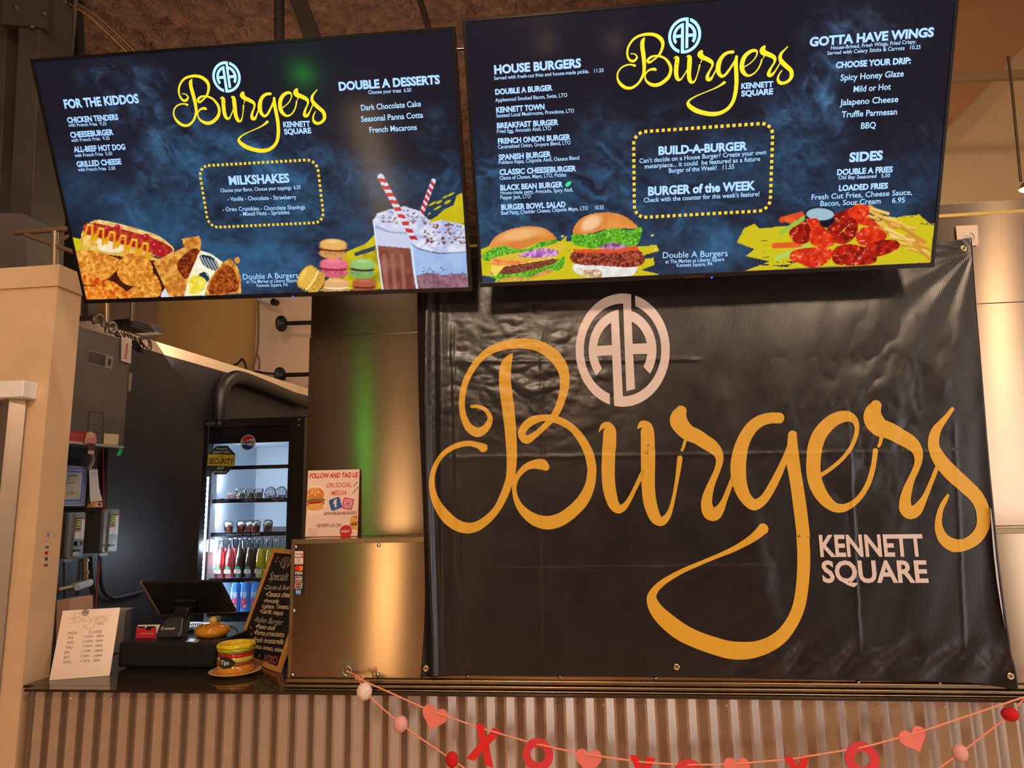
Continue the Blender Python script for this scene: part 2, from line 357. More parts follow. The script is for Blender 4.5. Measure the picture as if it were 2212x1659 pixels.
# stainless box on the counter
bxo = thing('steel_service_box', 'brushed stainless steel box standing on the granite counter behind the banner', 'steel box', (bx0, 0, ZC))
b = MB().box((bx0, Y0, zb0), (bx1, YB+.02, ZB)); b.obj('box_body', steel, bxo, bevel=.003)
for (y0, y1, n) in [(1466, 1474, .012), (1476, 1482, .022), (1484, 1488, .030)]:
    z1 = float(onY(800, y0, Y0)[2]); z0 = float(onY(800, y1, Y0)[2])
    MB().box((bx0-.004, -n, max(z0, ZC+.0005)), (bx1, .03, z1)).obj('trim_strip', steeltrim, bxo, bevel=.0015)
MB().box((bx0-.002, -.003, ZB-.012), (bx1, .012, ZB+.002)).obj('top_lip', steeltrim, bxo, bevel=.0015)
MB().box((bx0-.003, -.002, zb0), (bx0+.008, .02, ZB)).obj('corner_lip', steeltrim, bxo, bevel=.001)
for (x, y) in [(639, 1181), (818, 1178), (635, 1319), (632, 1458), (816, 1457), (1009, 1461), (1208, 1462), (1415, 1465), (1854, 1473), (2030, 1475)]:
    p = onY(x, y, -.002); MB().lathe(p, [(0, .004), (.003, .0035), (.0055, .001), (.0055, 0)], 10, (0, -1, 0)).obj('screw', chrome, bxo)
# recessed stainless wall above the box
zr = float(onY(2150, 432, YB)[2])
b = MB().box((pxl, YB, ZB+.0005), (2.6, YB+.015, zs)); STR(b.obj('wall_steel_lower', steel2, bevel=.001))
px2 = float(onY(672, 690, YB+.006)[0])
b = MB().box((px2, YB+.006, zs+.003), (2.6, YB+.02, zr)); STR(b.obj('wall_steel_upper', steel2, bevel=.001))
STR(MB().box((px2, YB+.003, zr-.045), (2.6, YB+.02, zr-.035)).obj('trim_2', M('yellowed_seam', (190, 160, 90), .4, .6)))
STR(MB().box((px2+.003, YB+.021, ZB+.0005), (2.6, YB+.09, zr-.05)).obj('wall_back_of_steel', blackm))
# ================================================================ inside the stall: left side wall
zw = 2.52
A = onZ(290, 748, zw); B_ = onZ(666, 856, zw)
FS = Fr(A, B_-A, (0, 0, 1)); LW = np.linalg.norm(B_-A)
s0 = FS.uv(170, 900)[0]-.9
b = MB().fbox(FS, s0, -zw, LW+2.2, 0, -.08, 0); STR(b.obj('wall_side', darkwall))
vb0 = FS.uv(319, 734)[1]; vb1 = FS.uv(544, 802)[1]; vt = max(vb0, vb1, .06)
STR(MB().fbox(FS, s0, .001, LW+2.2, vt, -.08, .003).obj('trim_3', M('white_band', (216, 190, 160), .5, nz=.05)))
# far walls
YF = 4.6
STR(MB().box((-5.5, YF, 0), (float(onY(555, 720, YF)[0]), YF+.1, 4.0)).obj('wall_back_yellow', M('warm_wall', (214, 170, 104), .6, nz=.06, nsc=1)))
STR(MB().box((float(onY(553, 720, 4.3)[0]), 4.3, 0), (1.9, 4.4, 3.95)).obj('wall_back_white', M('back_wall_white', (214, 184, 158), .6, nz=.05, nsc=1)))
zi = 1.0
STR(MB().box((-4.6, 3.9, 0), (float(onY(325, 700, 3.9)[0]), 4.0, 3.7)).obj('wall_back_grey', M('grey_wall', (150, 125, 105), .6)))
# ceiling of sprayed foam
zc = 4.55; n = 260
xs = np.linspace(-6.5, 1.3, n); ys = np.linspace(-.6, 8.5, 300); Xg, Yg = np.meshgrid(xs, ys)
Zg = zc-.0*.16*fbm(Xg*1.3, Yg*1.3, 5)-.12*fbm(Xg*7, Yg*7, 3, 5)-.10*fbm(Xg*16, Yg*16, 9, 3)
idx = np.arange(Xg.size).reshape(Xg.shape); q = np.stack([idx[:-1, :-1], idx[:-1, 1:], idx[1:, 1:], idx[1:, :-1]], -1).reshape(-1, 4)
b = MB(); b.add(np.stack([Xg, Yg, Zg], -1).reshape(-1, 3), q.tolist(), True)
foam = M('sprayed_foam', (112, 78, 58), .8, nz=.5, nsc=14, bump=1, bsc=34, bdist=.05); STR(b.obj('ceiling', foam))
STR(MB().box((-6.5, 8.5, 0), (4.5, 8.6, 4.6)).obj('wall_back_far', M('dark_far', (70, 52, 40), .7)))
# ceiling struts and conduit above the screens
strut = M('dark_iron', (58, 48, 42), .5, .3)
def pxtube(name, pts, Y, r, mat, label, cat, group=None, parent=None):
    b = MB().tube([onY(x, y, Yv) for (x, y), Yv in zip(pts, Y if hasattr(Y, '__len__') else [Y]*len(pts))], r, 10); o = b.obj(name, mat, parent)
    if label: tag(o, label, cat, group)
    return o
pxtube('conduit_pipe', [(603, -60), (603, 190)], 1.0, .026, strut, 'dark vertical pipe dropping from the ceiling behind the left screen', 'pipe')
b = MB(); F24 = Fr((0, .9, 0), (1, 0, 0), (0, 0, 1)); b.pslab(F24, [(612, -40), (645, -40), (712, 130), (672, 130)], -.02, .02)
tag(b.obj('ceiling_brace', strut), 'slanted dark steel brace beside the vertical pipe above the left screen', 'brace')
pxtube('threaded_rod', [(768, -40), (772, 120)], .8, .0045, M('zinc_rod', (150, 130, 110), .4, .8), 'thin threaded rod hanging above the right half of the left screen', 'rod')
pxtube('roof_pipe', [(890, -60), (940, 110)], 1.1, .017, strut, 'slanting pipe above the right corner of the left screen', 'pipe')
for i, (dx, c) in enumerate([(0, (190, 140, 100)), (9, (120, 95, 75)), (18, (170, 120, 85))]):
    pxtube('ceiling_cable', crom([(150+dx, 8), (190+dx, 34), (230+dx, 70), (280+dx, 118), (310+dx, 150)], 5), 1.05, .004, M('cable_%d' % i, c, .5), ['tan cable curving down at upper left, outermost of three', 'brown cable curving down at upper left, middle of three', 'orange-tan cable curving down at upper left, innermost of three'][i], 'cable')
# dark steel framing at the upper left, beyond the partition
YL = .75; FL = Fr((0, YL, 0), (1, 0, 0), (0, 0, 1)); gm = M('dark_gauge_steel', (78, 68, 62), .5, .2, nz=.25, nsc=5); gd = M('dark_recess', (34, 31, 31), .7)
STR(MB().pslab(FL, [(-160, -60), (164, -60), (186, 640), (-160, 640)], -.45, -.40).obj('wall_far_left', gd))
MB_ = thing('steel_stud_frame', 'dark steel column of channels beyond the cream partition at the upper left', 'steel column', onY(40, 560, YL))
for pts, n0, n1 in [([(-80, -40), (18, -40), (-8, 620), (-120, 620)], -.2, .02), ([(45, -40), (92, -40), (62, 620), (12, 620)], -.1, .1), ([(15, -40), (48, -40), (14, 460), (-12, 460)], -.3, -.12)]:
    MB().pslab(FL, pts, n0, n1).obj('channel', gm, MB_, bevel=.004)
MB().pslab(FL, [(8, -40), (98, -40), (96, 60), (2, 52)], .09, .115).obj('gusset_plate', gm, MB_)
for (x, y) in [(36, 18), (70, 58), (96, 30)]: MB().lathe(FL.px(x, y, .115), [(0, .012), (.012, .012), (.014, 0)], 6, (0, -1, 0)).obj('bolt', gm, MB_)
pxtube('drain_pipe', [(138, -40), (118, 150), (100, 560)], YL+.12, .024, M('grey_pipe', (104, 96, 88), .45, .2), 'grey vertical pipe beside the dark steel column at upper left', 'pipe')
pxtube('thin_pipe', [(168, -40), (150, 160), (130, 600)], YL+.13, .010, M('thin_pipe', (92, 78, 66), .5, .2), 'thin brown vertical pipe touching the corner of the left screen', 'pipe')
MB__ = MB().pslab(FL, [(-40, 458), (52, 462), (60, 590), (-40, 590)], .12, .3); tag(MB__.obj('junction_box', M('dull_grey_metal', (92, 82, 78), .5, nz=.1)), 'dull grey metal box resting behind the top of the cream partition', 'metal box')
gal = M('dull_galvanised', (150, 122, 96), .4, .5, nz=.2, nsc=20)
br = thing('pipe_bracket', 'galvanised pipe bracket standing on top of the cream partition by the left screen', 'bracket', onY(118, 580, .3))
for pts, r in [([(33, 503), (150, 494)], .011), ([(56, 507), (160, 545)], .009), ([(119, 500), (117, 590)], .013), ([(130, 520), (150, 508)], .006)]:
    MB().tube([onY(x, y, .3) for x, y in pts], r, 10).obj('bracket_tube', gal, br)
# ================================================================ right: bulkhead, board, hanging lamp
tanm = M('tan_bulkhead', (170, 118, 78), .6, nz=.06, nsc=2)
F3 = Fr((0, 2.9, 0), (1, 0, 0), (0, 0, 1))
STR(MB().pslab(F3, [(1900, -700), (2700, -700), (2212, 100), (1960, 365), (1900, 400)], -.4, 0).obj('wall_bulkhead', tanm))
STR(MB().pslab(F3, [(1800, -300), (2700, -300), (2700, 560), (1800, 560)], -.6, -.5).obj('wall_back_right', M('pale_panel', (216, 182, 140), .55, nz=.04)))
F2 = Fr((0, 2.2, 0), (1, 0, 0), (0, 0, 1))
o = MB().pslab(F2, [(1950, 160), (2400, 142), (2400, 158), (1950, 178)], -.04, .0).obj('ceiling_rail', M('rail_tan', (150, 118, 84), .5, .2), bevel=.003); tag(o, 'tan horizontal rail crossing the pale panel at the upper right', 'rail')
lp = thing('hanging_lamp', 'lit pendant lamp at the right edge hanging from a thin rod', 'lamp', onY(2214, 403, 1.2))
MB().tube([onY(2178, 122, 1.2), onY(2187, 200, 1.2), onY(2205, 392, 1.2)], .006, 8).obj('rod', M('rod_dark', (90, 66, 44), .5, .3), lp)
MB().lathe(onY(2216, 408, 1.2), [(.03, 0), (.012, .028), (.006, .03)], 20).obj('lamp_shade', M('lamp_shade_steel', (150, 120, 80), .4, .6), lp)
MB().ell(onY(2216, 408, 1.2), (.026, .026, .014), 16, 10).obj('bulb', M('bulb_glow', (255, 225, 150), .5, emit=4), lp)
c = MB().pslab(FPN, [(2065, 488), (2112, 486), (2114, 530), (2069, 532)], 0, .002).obj('hook_card', M('hook_card', (205, 180, 160), .4)); tag(c, 'small square adhesive hook card on the steel wall above the banner corner', 'card')
# ================================================================ the wordmark, traced once, used on banner, screens, sign
def Zm(x0, y0, k, P): return [(x0+a/k, y0+b/k, w/k) for a, b, w in P]
zA = lambda P: Zm(900, 600, 3.687, P)
zB = lambda P: Zm(900, 950, 3.687, P)
zC = lambda P: Zm(1360, 820, 4.424, P)
zD = lambda P: Zm(1740, 820, 3.949, P)
zE = lambda P: Zm(1360, 1100, 3.16, P)
STROKES = [
 zA([(440,1027,24),(490,1027,28),(545,1050,32),(582,1100,38),(582,1150,48),(545,1205,62),(485,1232,76),(420,1195,66),(380,1120,52),(364,1040,47),(366,950,48),(385,850,48),(425,760,50),(490,665,54),(575,590,62),(670,550,68),(760,532,76),(860,528,82),(970,548,88),(1070,605,96),(1145,690,94),(1178,780,80),(1178,870,72),(1155,970,62),(1120,1060,60),(1065,1140,50),(1000,1205,46),(940,1255,50),(880,1290,68),(845,1265,62),(842,1225,62),(875,1175,66),(935,1135,66),(1010,1118,52),(1090,1125,58),(1170,1155,60),(1245,1205,58),(1315,1290,66),(1370,1395,72),(1392,1490,73)])+
 zB([(1395,260,72),(1378,370,80),(1325,480,95),(1240,570,100),(1145,635,105),(1045,660,108),(945,637,95),(862,578,72),(808,505,50),(782,420,36),(786,340,36),(820,270,44),(880,215,55),(945,195,72),(1000,198,88),(1030,218,62)]),
 zA([(768,607,4),(742,640,52),(714,700,88),(705,800,94),(712,900,98),(725,1000,98),(738,1100,96),(748,1200,92),(755,1300,88),(760,1400,84)])+zB([(760,110,84),(758,200,78),(748,300,70),(722,380,64),(690,460,62),(645,545,58),(580,620,64),(490,685,76),(400,702,86),(310,672,90),(230,600,86),(170,510,68),(135,410,46),(130,310,38),(148,225,38),(195,140,38),(262,78,40),(340,42,44),(420,30,44),(490,45,50),(534,66,72)]),
 zA([(1452,1228,6),(1478,1188,36),(1515,1180,66),(1536,1215,98),(1537,1280,106),(1533,1360,108)])+zB([(1530,70,106),(1527,170,105),(1525,250,105),(1530,350,103),(1545,440,98),(1570,515,86),(1608,550,74),(1652,532,52),(1692,478,38),(1735,395,32),(1785,290,34),(1805,245,28)]),
 zA([(1765,1195,20),(1795,1170,60),(1828,1195,98),(1838,1260,108),(1840,1360,112)])+zB([(1841,90,114),(1842,200,112),(1842,300,108),(1845,400,105),(1856,490,104),(1878,570,98),(1908,630,88),(1952,648,72),(1996,610,50),(2026,540,34),(2050,440,28),(2070,330,30),(2085,230,38),(2095,145,42)]),
 zC([(528,590,30),(512,645,28),(498,678,26)]),
 zC([(492,298,104),(472,345,150),(468,400,168),(500,455,160),(560,510,150),(640,545,140),(710,590,134),(785,640,126),(840,700,96),(858,770,70),(838,860,60),(800,950,62),(768,1030,76),(742,1120,96),(735,1200,110),(762,1270,130),(812,1285,124),(862,1235,88),(900,1160,56),(940,1060,48),(975,960,40),(992,915,34)]),
 zC([(1425,370,104),(1340,370,104),(1250,395,110),(1172,450,116),(1108,540,122),(1066,640,132),(1043,740,144),(1034,840,148),(1038,940,144),(1055,1020,132),(1085,1100,118),(1128,1160,110),(1180,1195,108),(1240,1175,94),(1300,1115,84),(1365,1005,80),(1432,870,70),(1485,745,58),(1520,650,50)]),
 zC([(1551,528,86),(1550,600,96),(1552,700,114),(1556,790,128),(1582,950,122),(1612,1150,124),(1638,1350,126),(1655,1500,125)])+zE([(1178,180,88),(1184,300,88),(1182,420,88),(1172,540,86),(1150,660,86),(1108,760,88),(1042,850,94),(955,915,100),(862,952,112),(770,962,122),(670,955,120),(560,925,118),(450,885,116),(350,835,118),(258,765,112),(185,690,94),(150,615,70),(165,560,52),(205,515,44),(265,472,38),(360,420,32),(470,372,28),(590,322,28),(700,275,36),(790,225,46),(860,175,60),(908,132,76)]),
 zD([(122,818,36),(220,752,34),(310,672,34),(380,580,36),(422,480,38),(432,400,42),(402,338,66),(340,315,94),(250,338,108),(170,400,118),(110,480,124),(75,580,126),(62,680,122),(62,780,122),(80,880,122),(115,960,116),(170,1035,102),(240,1088,82),(310,1096,70),(380,1068,56),(450,1008,48),(510,918,46),(550,820,45),(575,720,44),(588,605,44)]),
 zD([(640,487,32),(630,538,30),(615,570,26)]),
 zD([(596,220,92),(570,280,144),(572,340,164),(620,405,158),(710,440,140),(810,492,132),(895,545,118),(945,610,90),(955,690,64),(932,770,56),(895,850,60),(862,940,80),(842,1030,96),(848,1100,114),(890,1132,116),(945,1105,96),(1005,1010,52),(1045,920,42),(1080,830,38),(1108,755,36)]),
 zD([(1243,252,34),(1196,315,42),(1150,372,58),(1108,432,80),(1084,510,92),(1088,590,100),(1135,685,120),(1225,790,130),(1345,900,128),(1440,990,120),(1490,1080,114),(1507,1180,112),(1495,1270,108),(1440,1352,108),(1350,1405,102),(1255,1412,112),(1172,1360,96),(1130,1275,72),(1126,1190,56),(1146,1100,46),(1180,1030,40),(1204,988,26)]),
]
def rows(st, n=7, sub=1):
    P = crom(st, n); T = np.gradient(P[:, :2], axis=0); T /= np.linalg.norm(T, axis=1)[:, None]+1e-9
    out = []
    def sec(c, t, w): nn = np.array([-t[1], t[0]]); return [c+nn*w*(k/sub-.5) for k in range(sub+1)]
    w0, w1 = P[0, 2], P[-1, 2]
    for a in np.linspace(88, 15, 5): out.append(sec(P[0, :2]-T[0]*w0/2*.9*sin(radians(a)), T[0], w0*cos(radians(a))))
    for p, t in zip(P, T): out.append(sec(p[:2], t, p[2]))
    for a in np.linspace(15, 88, 5): out.append(sec(P[-1, :2]+T[-1]*w1/2*.9*sin(radians(a)), T[-1], w1*cos(radians(a))))
    return out
def ribbon(mb, st, fn, n=7, sub=1):
    R = rows(st, n, sub); k = sub+1; vs = [fn(p) for r in R for p in r]
    mb.add(vs, [(i*k+j, i*k+j+1, (i+1)*k+j+1, (i+1)*k+j) for i in range(len(R)-1) for j in range(sub)], True)
# double-A emblem: strips of paired points (outer, inner) in photo pixels
def earc(cx, cy, rx, ry, a0, a1, n): return [(cx+rx*cos(radians(a)), cy+ry*sin(radians(a))) for a in np.linspace(a0, a1, n)]
def emblem():
    g = lambda P: [(1200+x/5.72, 610+y/5.72) for x, y in P]; out = []
    a = lambda dx, rx: math.degrees(math.acos(dx/rx))
    out.append((g(earc(830, 842, 580, 698, -a(100, 580), -360+a(-158, 580), 60)), g(earc(827, 840, 477, 572, -a(100, 477), -360+a(-158, 477), 60))))
    out.append((g(earc(830, 842, 580, 698, -a(150, 580), a(-108, 580), 60)), g(earc(827, 840, 477, 572, -a(160, 477), a(0, 477), 60))))
    out.append((g([(832, 150), (846, 600), (875, 1348)]), g([(932, 153), (944, 600), (981, 1320)])))
    out.append((g([(683, 372), (700, 905), (724, 1526)]), g([(778, 342), (800, 800), (832, 1415)])))
    out.append((g(earc(830, 842, 420, 500, -a(-52, 420), -219, 30)), g(earc(830, 842, 318, 378, -a(-125, 318), -217, 30))))
    out.append((g([(480, 792), (705, 780)]), g([(480, 917), (708, 905)])))
    out.append((g(earc(830, 842, 415, 500, -a(102, 415), 36, 30)), g(earc(830, 842, 303, 378, -a(110, 303), 33, 30))))
    out.append((g([(940, 763), (1150, 757)]), g([(945, 892), (1165, 888)])))
    return out
EMB = emblem()
def embmesh(mb, fn, sub=1):
    for A_, B2 in EMB:
        if len(A_) == 2: A_ = [A_[0], ((A_[0][0]+A_[1][0])/2, (A_[0][1]+A_[1][1])/2), A_[1]]; B2 = [B2[0], ((B2[0][0]+B2[1][0])/2, (B2[0][1]+B2[1][1])/2), B2[1]]
        if len(A_) == 3 and sub > 1: A_ = [tuple(p) for p in crom([(*q, 0) for q in A_], 12)[:, :2]]; B2 = [tuple(p) for p in crom([(*q, 0) for q in B2], 12)[:, :2]]
        vs = [fn(np.array(p)*(1-k/sub)+np.array(q_)*k/sub) for p, q_ in zip(A_, B2) for k in range(sub+1)]; k = sub+1
        mb.add(vs, [(i*k+j, i*k+j+1, (i+1)*k+j+1, (i+1)*k+j) for i in range(len(A_)-1) for j in range(sub)], True)
# ================================================================ banner
def g1(t, s): return np.exp(-(t/s)**2)
def wrinkle(X, Z):
    """outward displacement in metres of the vinyl at world x, z"""
    c = (np.stack([X, np.zeros_like(X)-.01, Z], -1)-CAM) @ RM; x = CX+FPX*c[..., 0]/-c[..., 2]; y = CY-FPX*c[..., 1]/-c[..., 2]
    d = .004+.0045*fbm(x/170, y/700, 3, 2)+.003*fbm(x/70+y/300, y/420, 8, 2)
    d += .016*g1(x-(926+(y-640)*.008+6*np.sin(y/190.)), 10)+.006*g1(x-(952+(y-640)*.012), 12)
    th = np.arctan2(y-545, 2100-x); r = np.hypot(x-2100, y-545)
    d += .0019*np.sin(th*13+3*fbm(x/300, y/300, 2))*np.exp(-r/420)*np.clip(r/120, 0, 1)
    ww = (fbm(x/25, y/25, 4, 3)-.5)*10
    for yc, x0, x1, a in [(778, 985, 1520, .0020), (984, 960, 2100, .0012), (1226, 960, 1700, .0011)]:
        d += a*g1(y-yc+(x-1400)*.012+ww*.5, 4.5)*np.clip((x-x0)/30, 0, 1)*np.clip((x1-x)/30, 0, 1)
    for xc, y0, y1, a, sl in [(986, 690, 1250, .0018, .03), (1172, 700, 1420, .0010, .01), (1366, 1100, 1440, .0012, .03), (1384, 1100, 1440, .0010, .03), (1835, 860, 1420, .0018, .05), (2062, 900, 1440, .0012, .05)]:
        d += a*g1(x-xc-(y-1000)*sl+ww*.4, 4)*np.clip((y-y0)/30, 0, 1)*np.clip((y1-y)/30, 0, 1)
    m = g1(x-1130, 190)*g1(y-800, 140); d += m*.014*np.abs(fbm(x/60-y/120, y/34+x/160, 12, 3)-.5)
    m = g1(x-1830, 170)*g1(y-960, 180)+g1(x-1600, 90)*g1(y-1300, 150)+.7*g1(x-1980, 120)*g1(y-800, 150)
    d += m*.013*np.abs(fbm((x+y*.3)/75, (y-x*.5)/110, 22, 3)-.5)
    m = g1(y-1425, 38)*np.clip((x-1480)/200, 0, 1); d += m*.0042*np.sin(x/17.+y/20.+3*fbm(x/60, y/60, 5))
    d += .0045*g1((x-1560)-(y-860)*.22, 26)*np.clip((y-800)/60, 0, 1)*g1(y-1150, 330)
    d += np.clip((x-2080-(y-600)*.06)/60, 0, 1)**2*.012
    return d
def onban(X, Z, off=0): return -.008-wrinkle(X, Z)-off
LE = crom([(903, 560, 0), (903, 700, 0), (907, 900, 0), (917, 1140, 0), (919, 1310, 0), (909, 1467, 0)], 12)
RE = crom([(2096, 515, 0), (2106, 650, 0), (2118, 800, 0), (2134, 1000, 0), (2143, 1100, 0), (2152, 1200, 0), (2170, 1350, 0), (2192, 1488, 0)], 12)
BE = crom([(909, 1467, 0), (946, 1459, 0), (1200, 1460, 0), (1600, 1464, 0), (2000, 1472, 0), (2110, 1477, 0), (2192, 1488, 0)], 12)
TE = crom([(903, 560, 0), (1300, 545, 0), (1700, 530, 0), (2000, 524, 0), (2096, 515, 0)], 12)
def samp(P, t):
    L = np.concatenate([[0], np.cumsum(np.hypot(*np.diff(P[:, :2], axis=0).T))]); t = t*L[-1]; return np.stack([np.interp(t, L, P[:, 0]), np.interp(t, L, P[:, 1])], -1)
nu, nvv = 420, 300; tu = np.linspace(0, 1, nu); tv = np.linspace(0, 1, nvv); l, r_, t_, b_ = samp(LE, tv), samp(RE, tv), samp(TE, tu), samp(BE, tu)
u = tu[None, :, None]; v = tv[:, None, None]
Pp = (1-u)*l[:, None]+u*r_[:, None]+(1-v)*t_[None]+v*b_[None]-((1-u)*(1-v)*l[0]+u*(1-v)*r_[0]+(1-u)*v*l[-1]+u*v*r_[-1])
D = np.stack([(Pp[..., 0]-CX)/FPX, -(Pp[..., 1]-CY)/FPX, -np.ones(Pp.shape[:2])], -1) @ RM.T
W = CAM+D*((-.01-CAM[1])/D[..., 1])[..., None]; W[..., 1] = onban(W[..., 0], W[..., 2])
idx = np.arange(nu*nvv).reshape(nvv, nu); q = np.stack([idx[:-1, :-1], idx[1:, :-1], idx[1:, 1:], idx[:-1, 1:]], -1).reshape(-1, 4)
def bnrmat(name, rgb, rough, sp=.5):
    m = M(name, rgb, rough, spec=sp, rnz=.06, nsc=9); nt = m.node_tree; b = nt.nodes['Principled BSDF']
    tc = nt.nodes.new('ShaderNodeTexCoord'); w1 = nt.nodes.new('ShaderNodeTexWave'); w1.wave_type = 'BANDS'; w1.bands_direction = 'X'
    w1.inputs['Scale'].default_value = 70; w1.inputs['Distortion'].default_value = 1.5; w1.inputs['Detail'].default_value = 2
    w2 = nt.nodes.new('ShaderNodeTexNoise'); w2.inputs['Scale'].default_value = 260
    ad = nt.nodes.new('ShaderNodeMath'); ad.operation = 'ADD'; bp = nt.nodes.new('ShaderNodeBump'); bp.inputs['Strength'].default_value = .13; bp.inputs['Distance'].default_value = .0006
    nt.links.new(tc.outputs['Object'], w1.inputs[0]); nt.links.new(tc.outputs['Object'], w2.inputs[0]); nt.links.new(w1.outputs[1], ad.inputs[0]); nt.links.new(w2.outputs[0], ad.inputs[1])
    nt.links.new(ad.outputs[0], bp.inputs['Height']); nt.links.new(bp.outputs[0], b.inputs['Normal']); return m
bblack = bnrmat('vinyl_black', (29, 23, 26), .30); bgold = bnrmat('vinyl_gold', (212, 162, 50), .42, .35); bwhite = bnrmat('vinyl_offwhite', (212, 196, 194), .42, .35)
ban = thing('banner', 'large black vinyl banner with gold script lettering tied in front of the steel box', 'banner', onY(1500, 1465, 0))
b = MB(); b.add(W.reshape(-1, 3), q.tolist(), True); bo = b.obj('vinyl_sheet', bblack, ban)
sd = bo.modifiers.new('thickness', 'SOLIDIFY'); sd.thickness = .0006; sd.offset = -1
def onb(p, off=.0017):
    w = onY(p[0], p[1], -.012); y = float(onban(np.array(w[0]), np.array(w[2]), off)); return (w[0], y, w[2])
b = MB()
for st in STROKES: ribbon(b, st, onb, 12, 11)
b.obj('script_lettering', bgold, ban, label='gold script lettering')
b = MB(); embmesh(b, lambda p: onb(p, .0019), 9); b.obj('emblem', bwhite, ban, label='off-white double letter emblem in a ring')
def dense(mb, cuts=2):
    import bmesh
    me = bpy.data.meshes.new('tmp'); me.from_pydata(mb.v, [], mb.f); bm = bmesh.new(); bm.from_mesh(me)
    bmesh.ops.triangulate(bm, faces=bm.faces); 
    for _ in range(cuts):
        ed = [e for e in bm.edges if e.calc_length() > .007]
        if ed: bmesh.ops.subdivide_edges(bm, edges=ed, cuts=1); bmesh.ops.triangulate(bm, faces=bm.faces)
    for vv in bm.verts: vv.co.y = float(onban(np.array(vv.co.x), np.array(vv.co.z), .0021))
    vs = [tuple(x.co) for x in bm.verts]; bm.verts.index_update(); fs = [tuple(x.index for x in f.verts) for f in bm.faces]; bm.free(); bpy.data.meshes.remove(me)
    m2 = MB(); m2.add(vs, fs); return m2
b = MB(); FBN = Fr((0, -.012, 0), (1, 0, 0), (0, 0, 1))
text(b, FBN, 'KENNETT', 1771, 1203, 1995, 1202, 48, .028); text(b, FBN, 'SQUARE', 1776, 1258.5, 2004, 1258.5, 48, .028)
dense(b, 3).obj('block_lettering', bwhite, ban, label='off-white block letters')
PE = [(2139, 1098, 2), (2142, 1140, 4), (2147, 1200, 5), (2154, 1260, 5.5), (2162, 1310, 4.5), (2171, 1356, 1)]
b = MB(); b.add([p for x, y, w in PE for p in (tuple(onY(x, y, -.030)), tuple(onY(x+w, y, -.016)))], [(2*i, 2*i+1, 2*i+3, 2*i+2) for i in range(len(PE)-1)], True); b.obj('white_reverse_edge', M('vinyl_reverse', (225, 218, 222), .4), ban, label='white reverse side showing at the curled right edge')
brass = M('grommet_metal', (210, 190, 150), .22, 1)
for (x, y) in [(921, 1443), (1461, 1440), (2176, 1458), (2080, 538)]:
    p = np.array(onb((x, y), .0015)); o = MB().lathe(p, [(.0042, -.004), (.0042, .002), (.006, .0032), (.0088, .0018), (.0095, 0)], 20, (0, -1, 0)).obj('grommet', brass, ban)
    MB().lathe(p, [(0, .0006), (.0042, .0006)], 12, (0, -1, 0)).obj('eyelet_hole', M('eyelet_shadow', (120, 92, 70), .5), o)
b = MB(); hp = onY(2094, 512, YB-.012); gp = np.array(onb((2080, 538), .004))
b.tube([hp, hp*.5+gp*.5+np.array([.003, -.004, 0]), gp], .0012, 6); o = b.obj('wire_tie', chrome); tag(o, 'thin silver wire tying the upper right corner of the banner to its hook', 'wire')
b = MB().tube([hp+np.array([.012*cos(a), -.002, .012*sin(a)]) for a in np.linspace(0, 2*pi, 16)], .0016, 6); tag(b.obj('hook_ring', chrome), 'small wire ring hook stuck on the steel wall above the banner corner', 'hook')
# ================================================================ screens
bezel = M('screen_bezel', (16, 16, 20), .25); hous = M('screen_housing', (14, 14, 15), .5)
TVW, TVH = 1.2176, .6849
def axes(yaw, tilt, roll):
    U = np.array([cos(yaw), sin(yaw), 0]); N0 = np.array([sin(yaw), -cos(yaw), 0]); V = np.array([0, 0, 1.])*cos(tilt)+N0*sin(tilt)
    return U*cos(roll)+V*sin(roll), -U*sin(roll)+V*cos(roll)
lblue = M('screen_lettering', (132, 182, 236), .4, emit=.95); lyel = M('screen_yellow', (196, 190, 30), .4, emit=.92); ldash = M('screen_dash', (186, 170, 48), .4, emit=.9)
lemb = M('screen_emblem', (138, 196, 236), .4, emit=1.0); lshadow = M('screen_letter_shadow', (22, 24, 66), .4, emit=1)
EV = .005
def tv(pose, label, arm):
    U, V = axes(*pose[3:]); F = Fr(pose[:3], U, V); w, h = TVW/2, TVH/2; s, tp, bt = .0085, .008, .0125
    t = thing('menu_screen', label, 'screen', F.P(0, -h, -.03), 'wall of menu screens')
    b = MB(); b.fbox(F, -w-s, -h-bt, w+s, -h, -.02, .004); b.obj('bezel_bottom', bezel, t, bevel=.001)
    b = MB(); b.fbox(F, -w-s, h, w+s, h+tp, -.02, .004); b.obj('bezel_top', bezel, t, bevel=.001)
    for x in (-w-s, w): MB().fbox(F, x, -h, x+s, h, -.02, .004).obj('bezel_side', bezel, t, bevel=.001)
    b = MB(); b.fbox(F, -w-s+.002, -h-bt+.002, w+s-.002, h+tp-.002, -.032, -.019); b.fbox(F, -w*.72, -h*.8, w*.72, h*.45, -.075, -.03); b.obj('back_housing', hous, t, bevel=.004)
    p = onY(*arm, YB-.005); q_ = F.P(*F.uv(*arm), -.07)
    MB().tube([q_, (q_[0], YB-.012, q_[2])], .018, 10).obj('mount_arm', blackm, t); MB().box((q_[0]-.09, YB-.014, q_[2]-.09), (q_[0]+.09, YB-.001, q_[2]+.09)).obj('mount_plate', blackm, t)
    return F, t
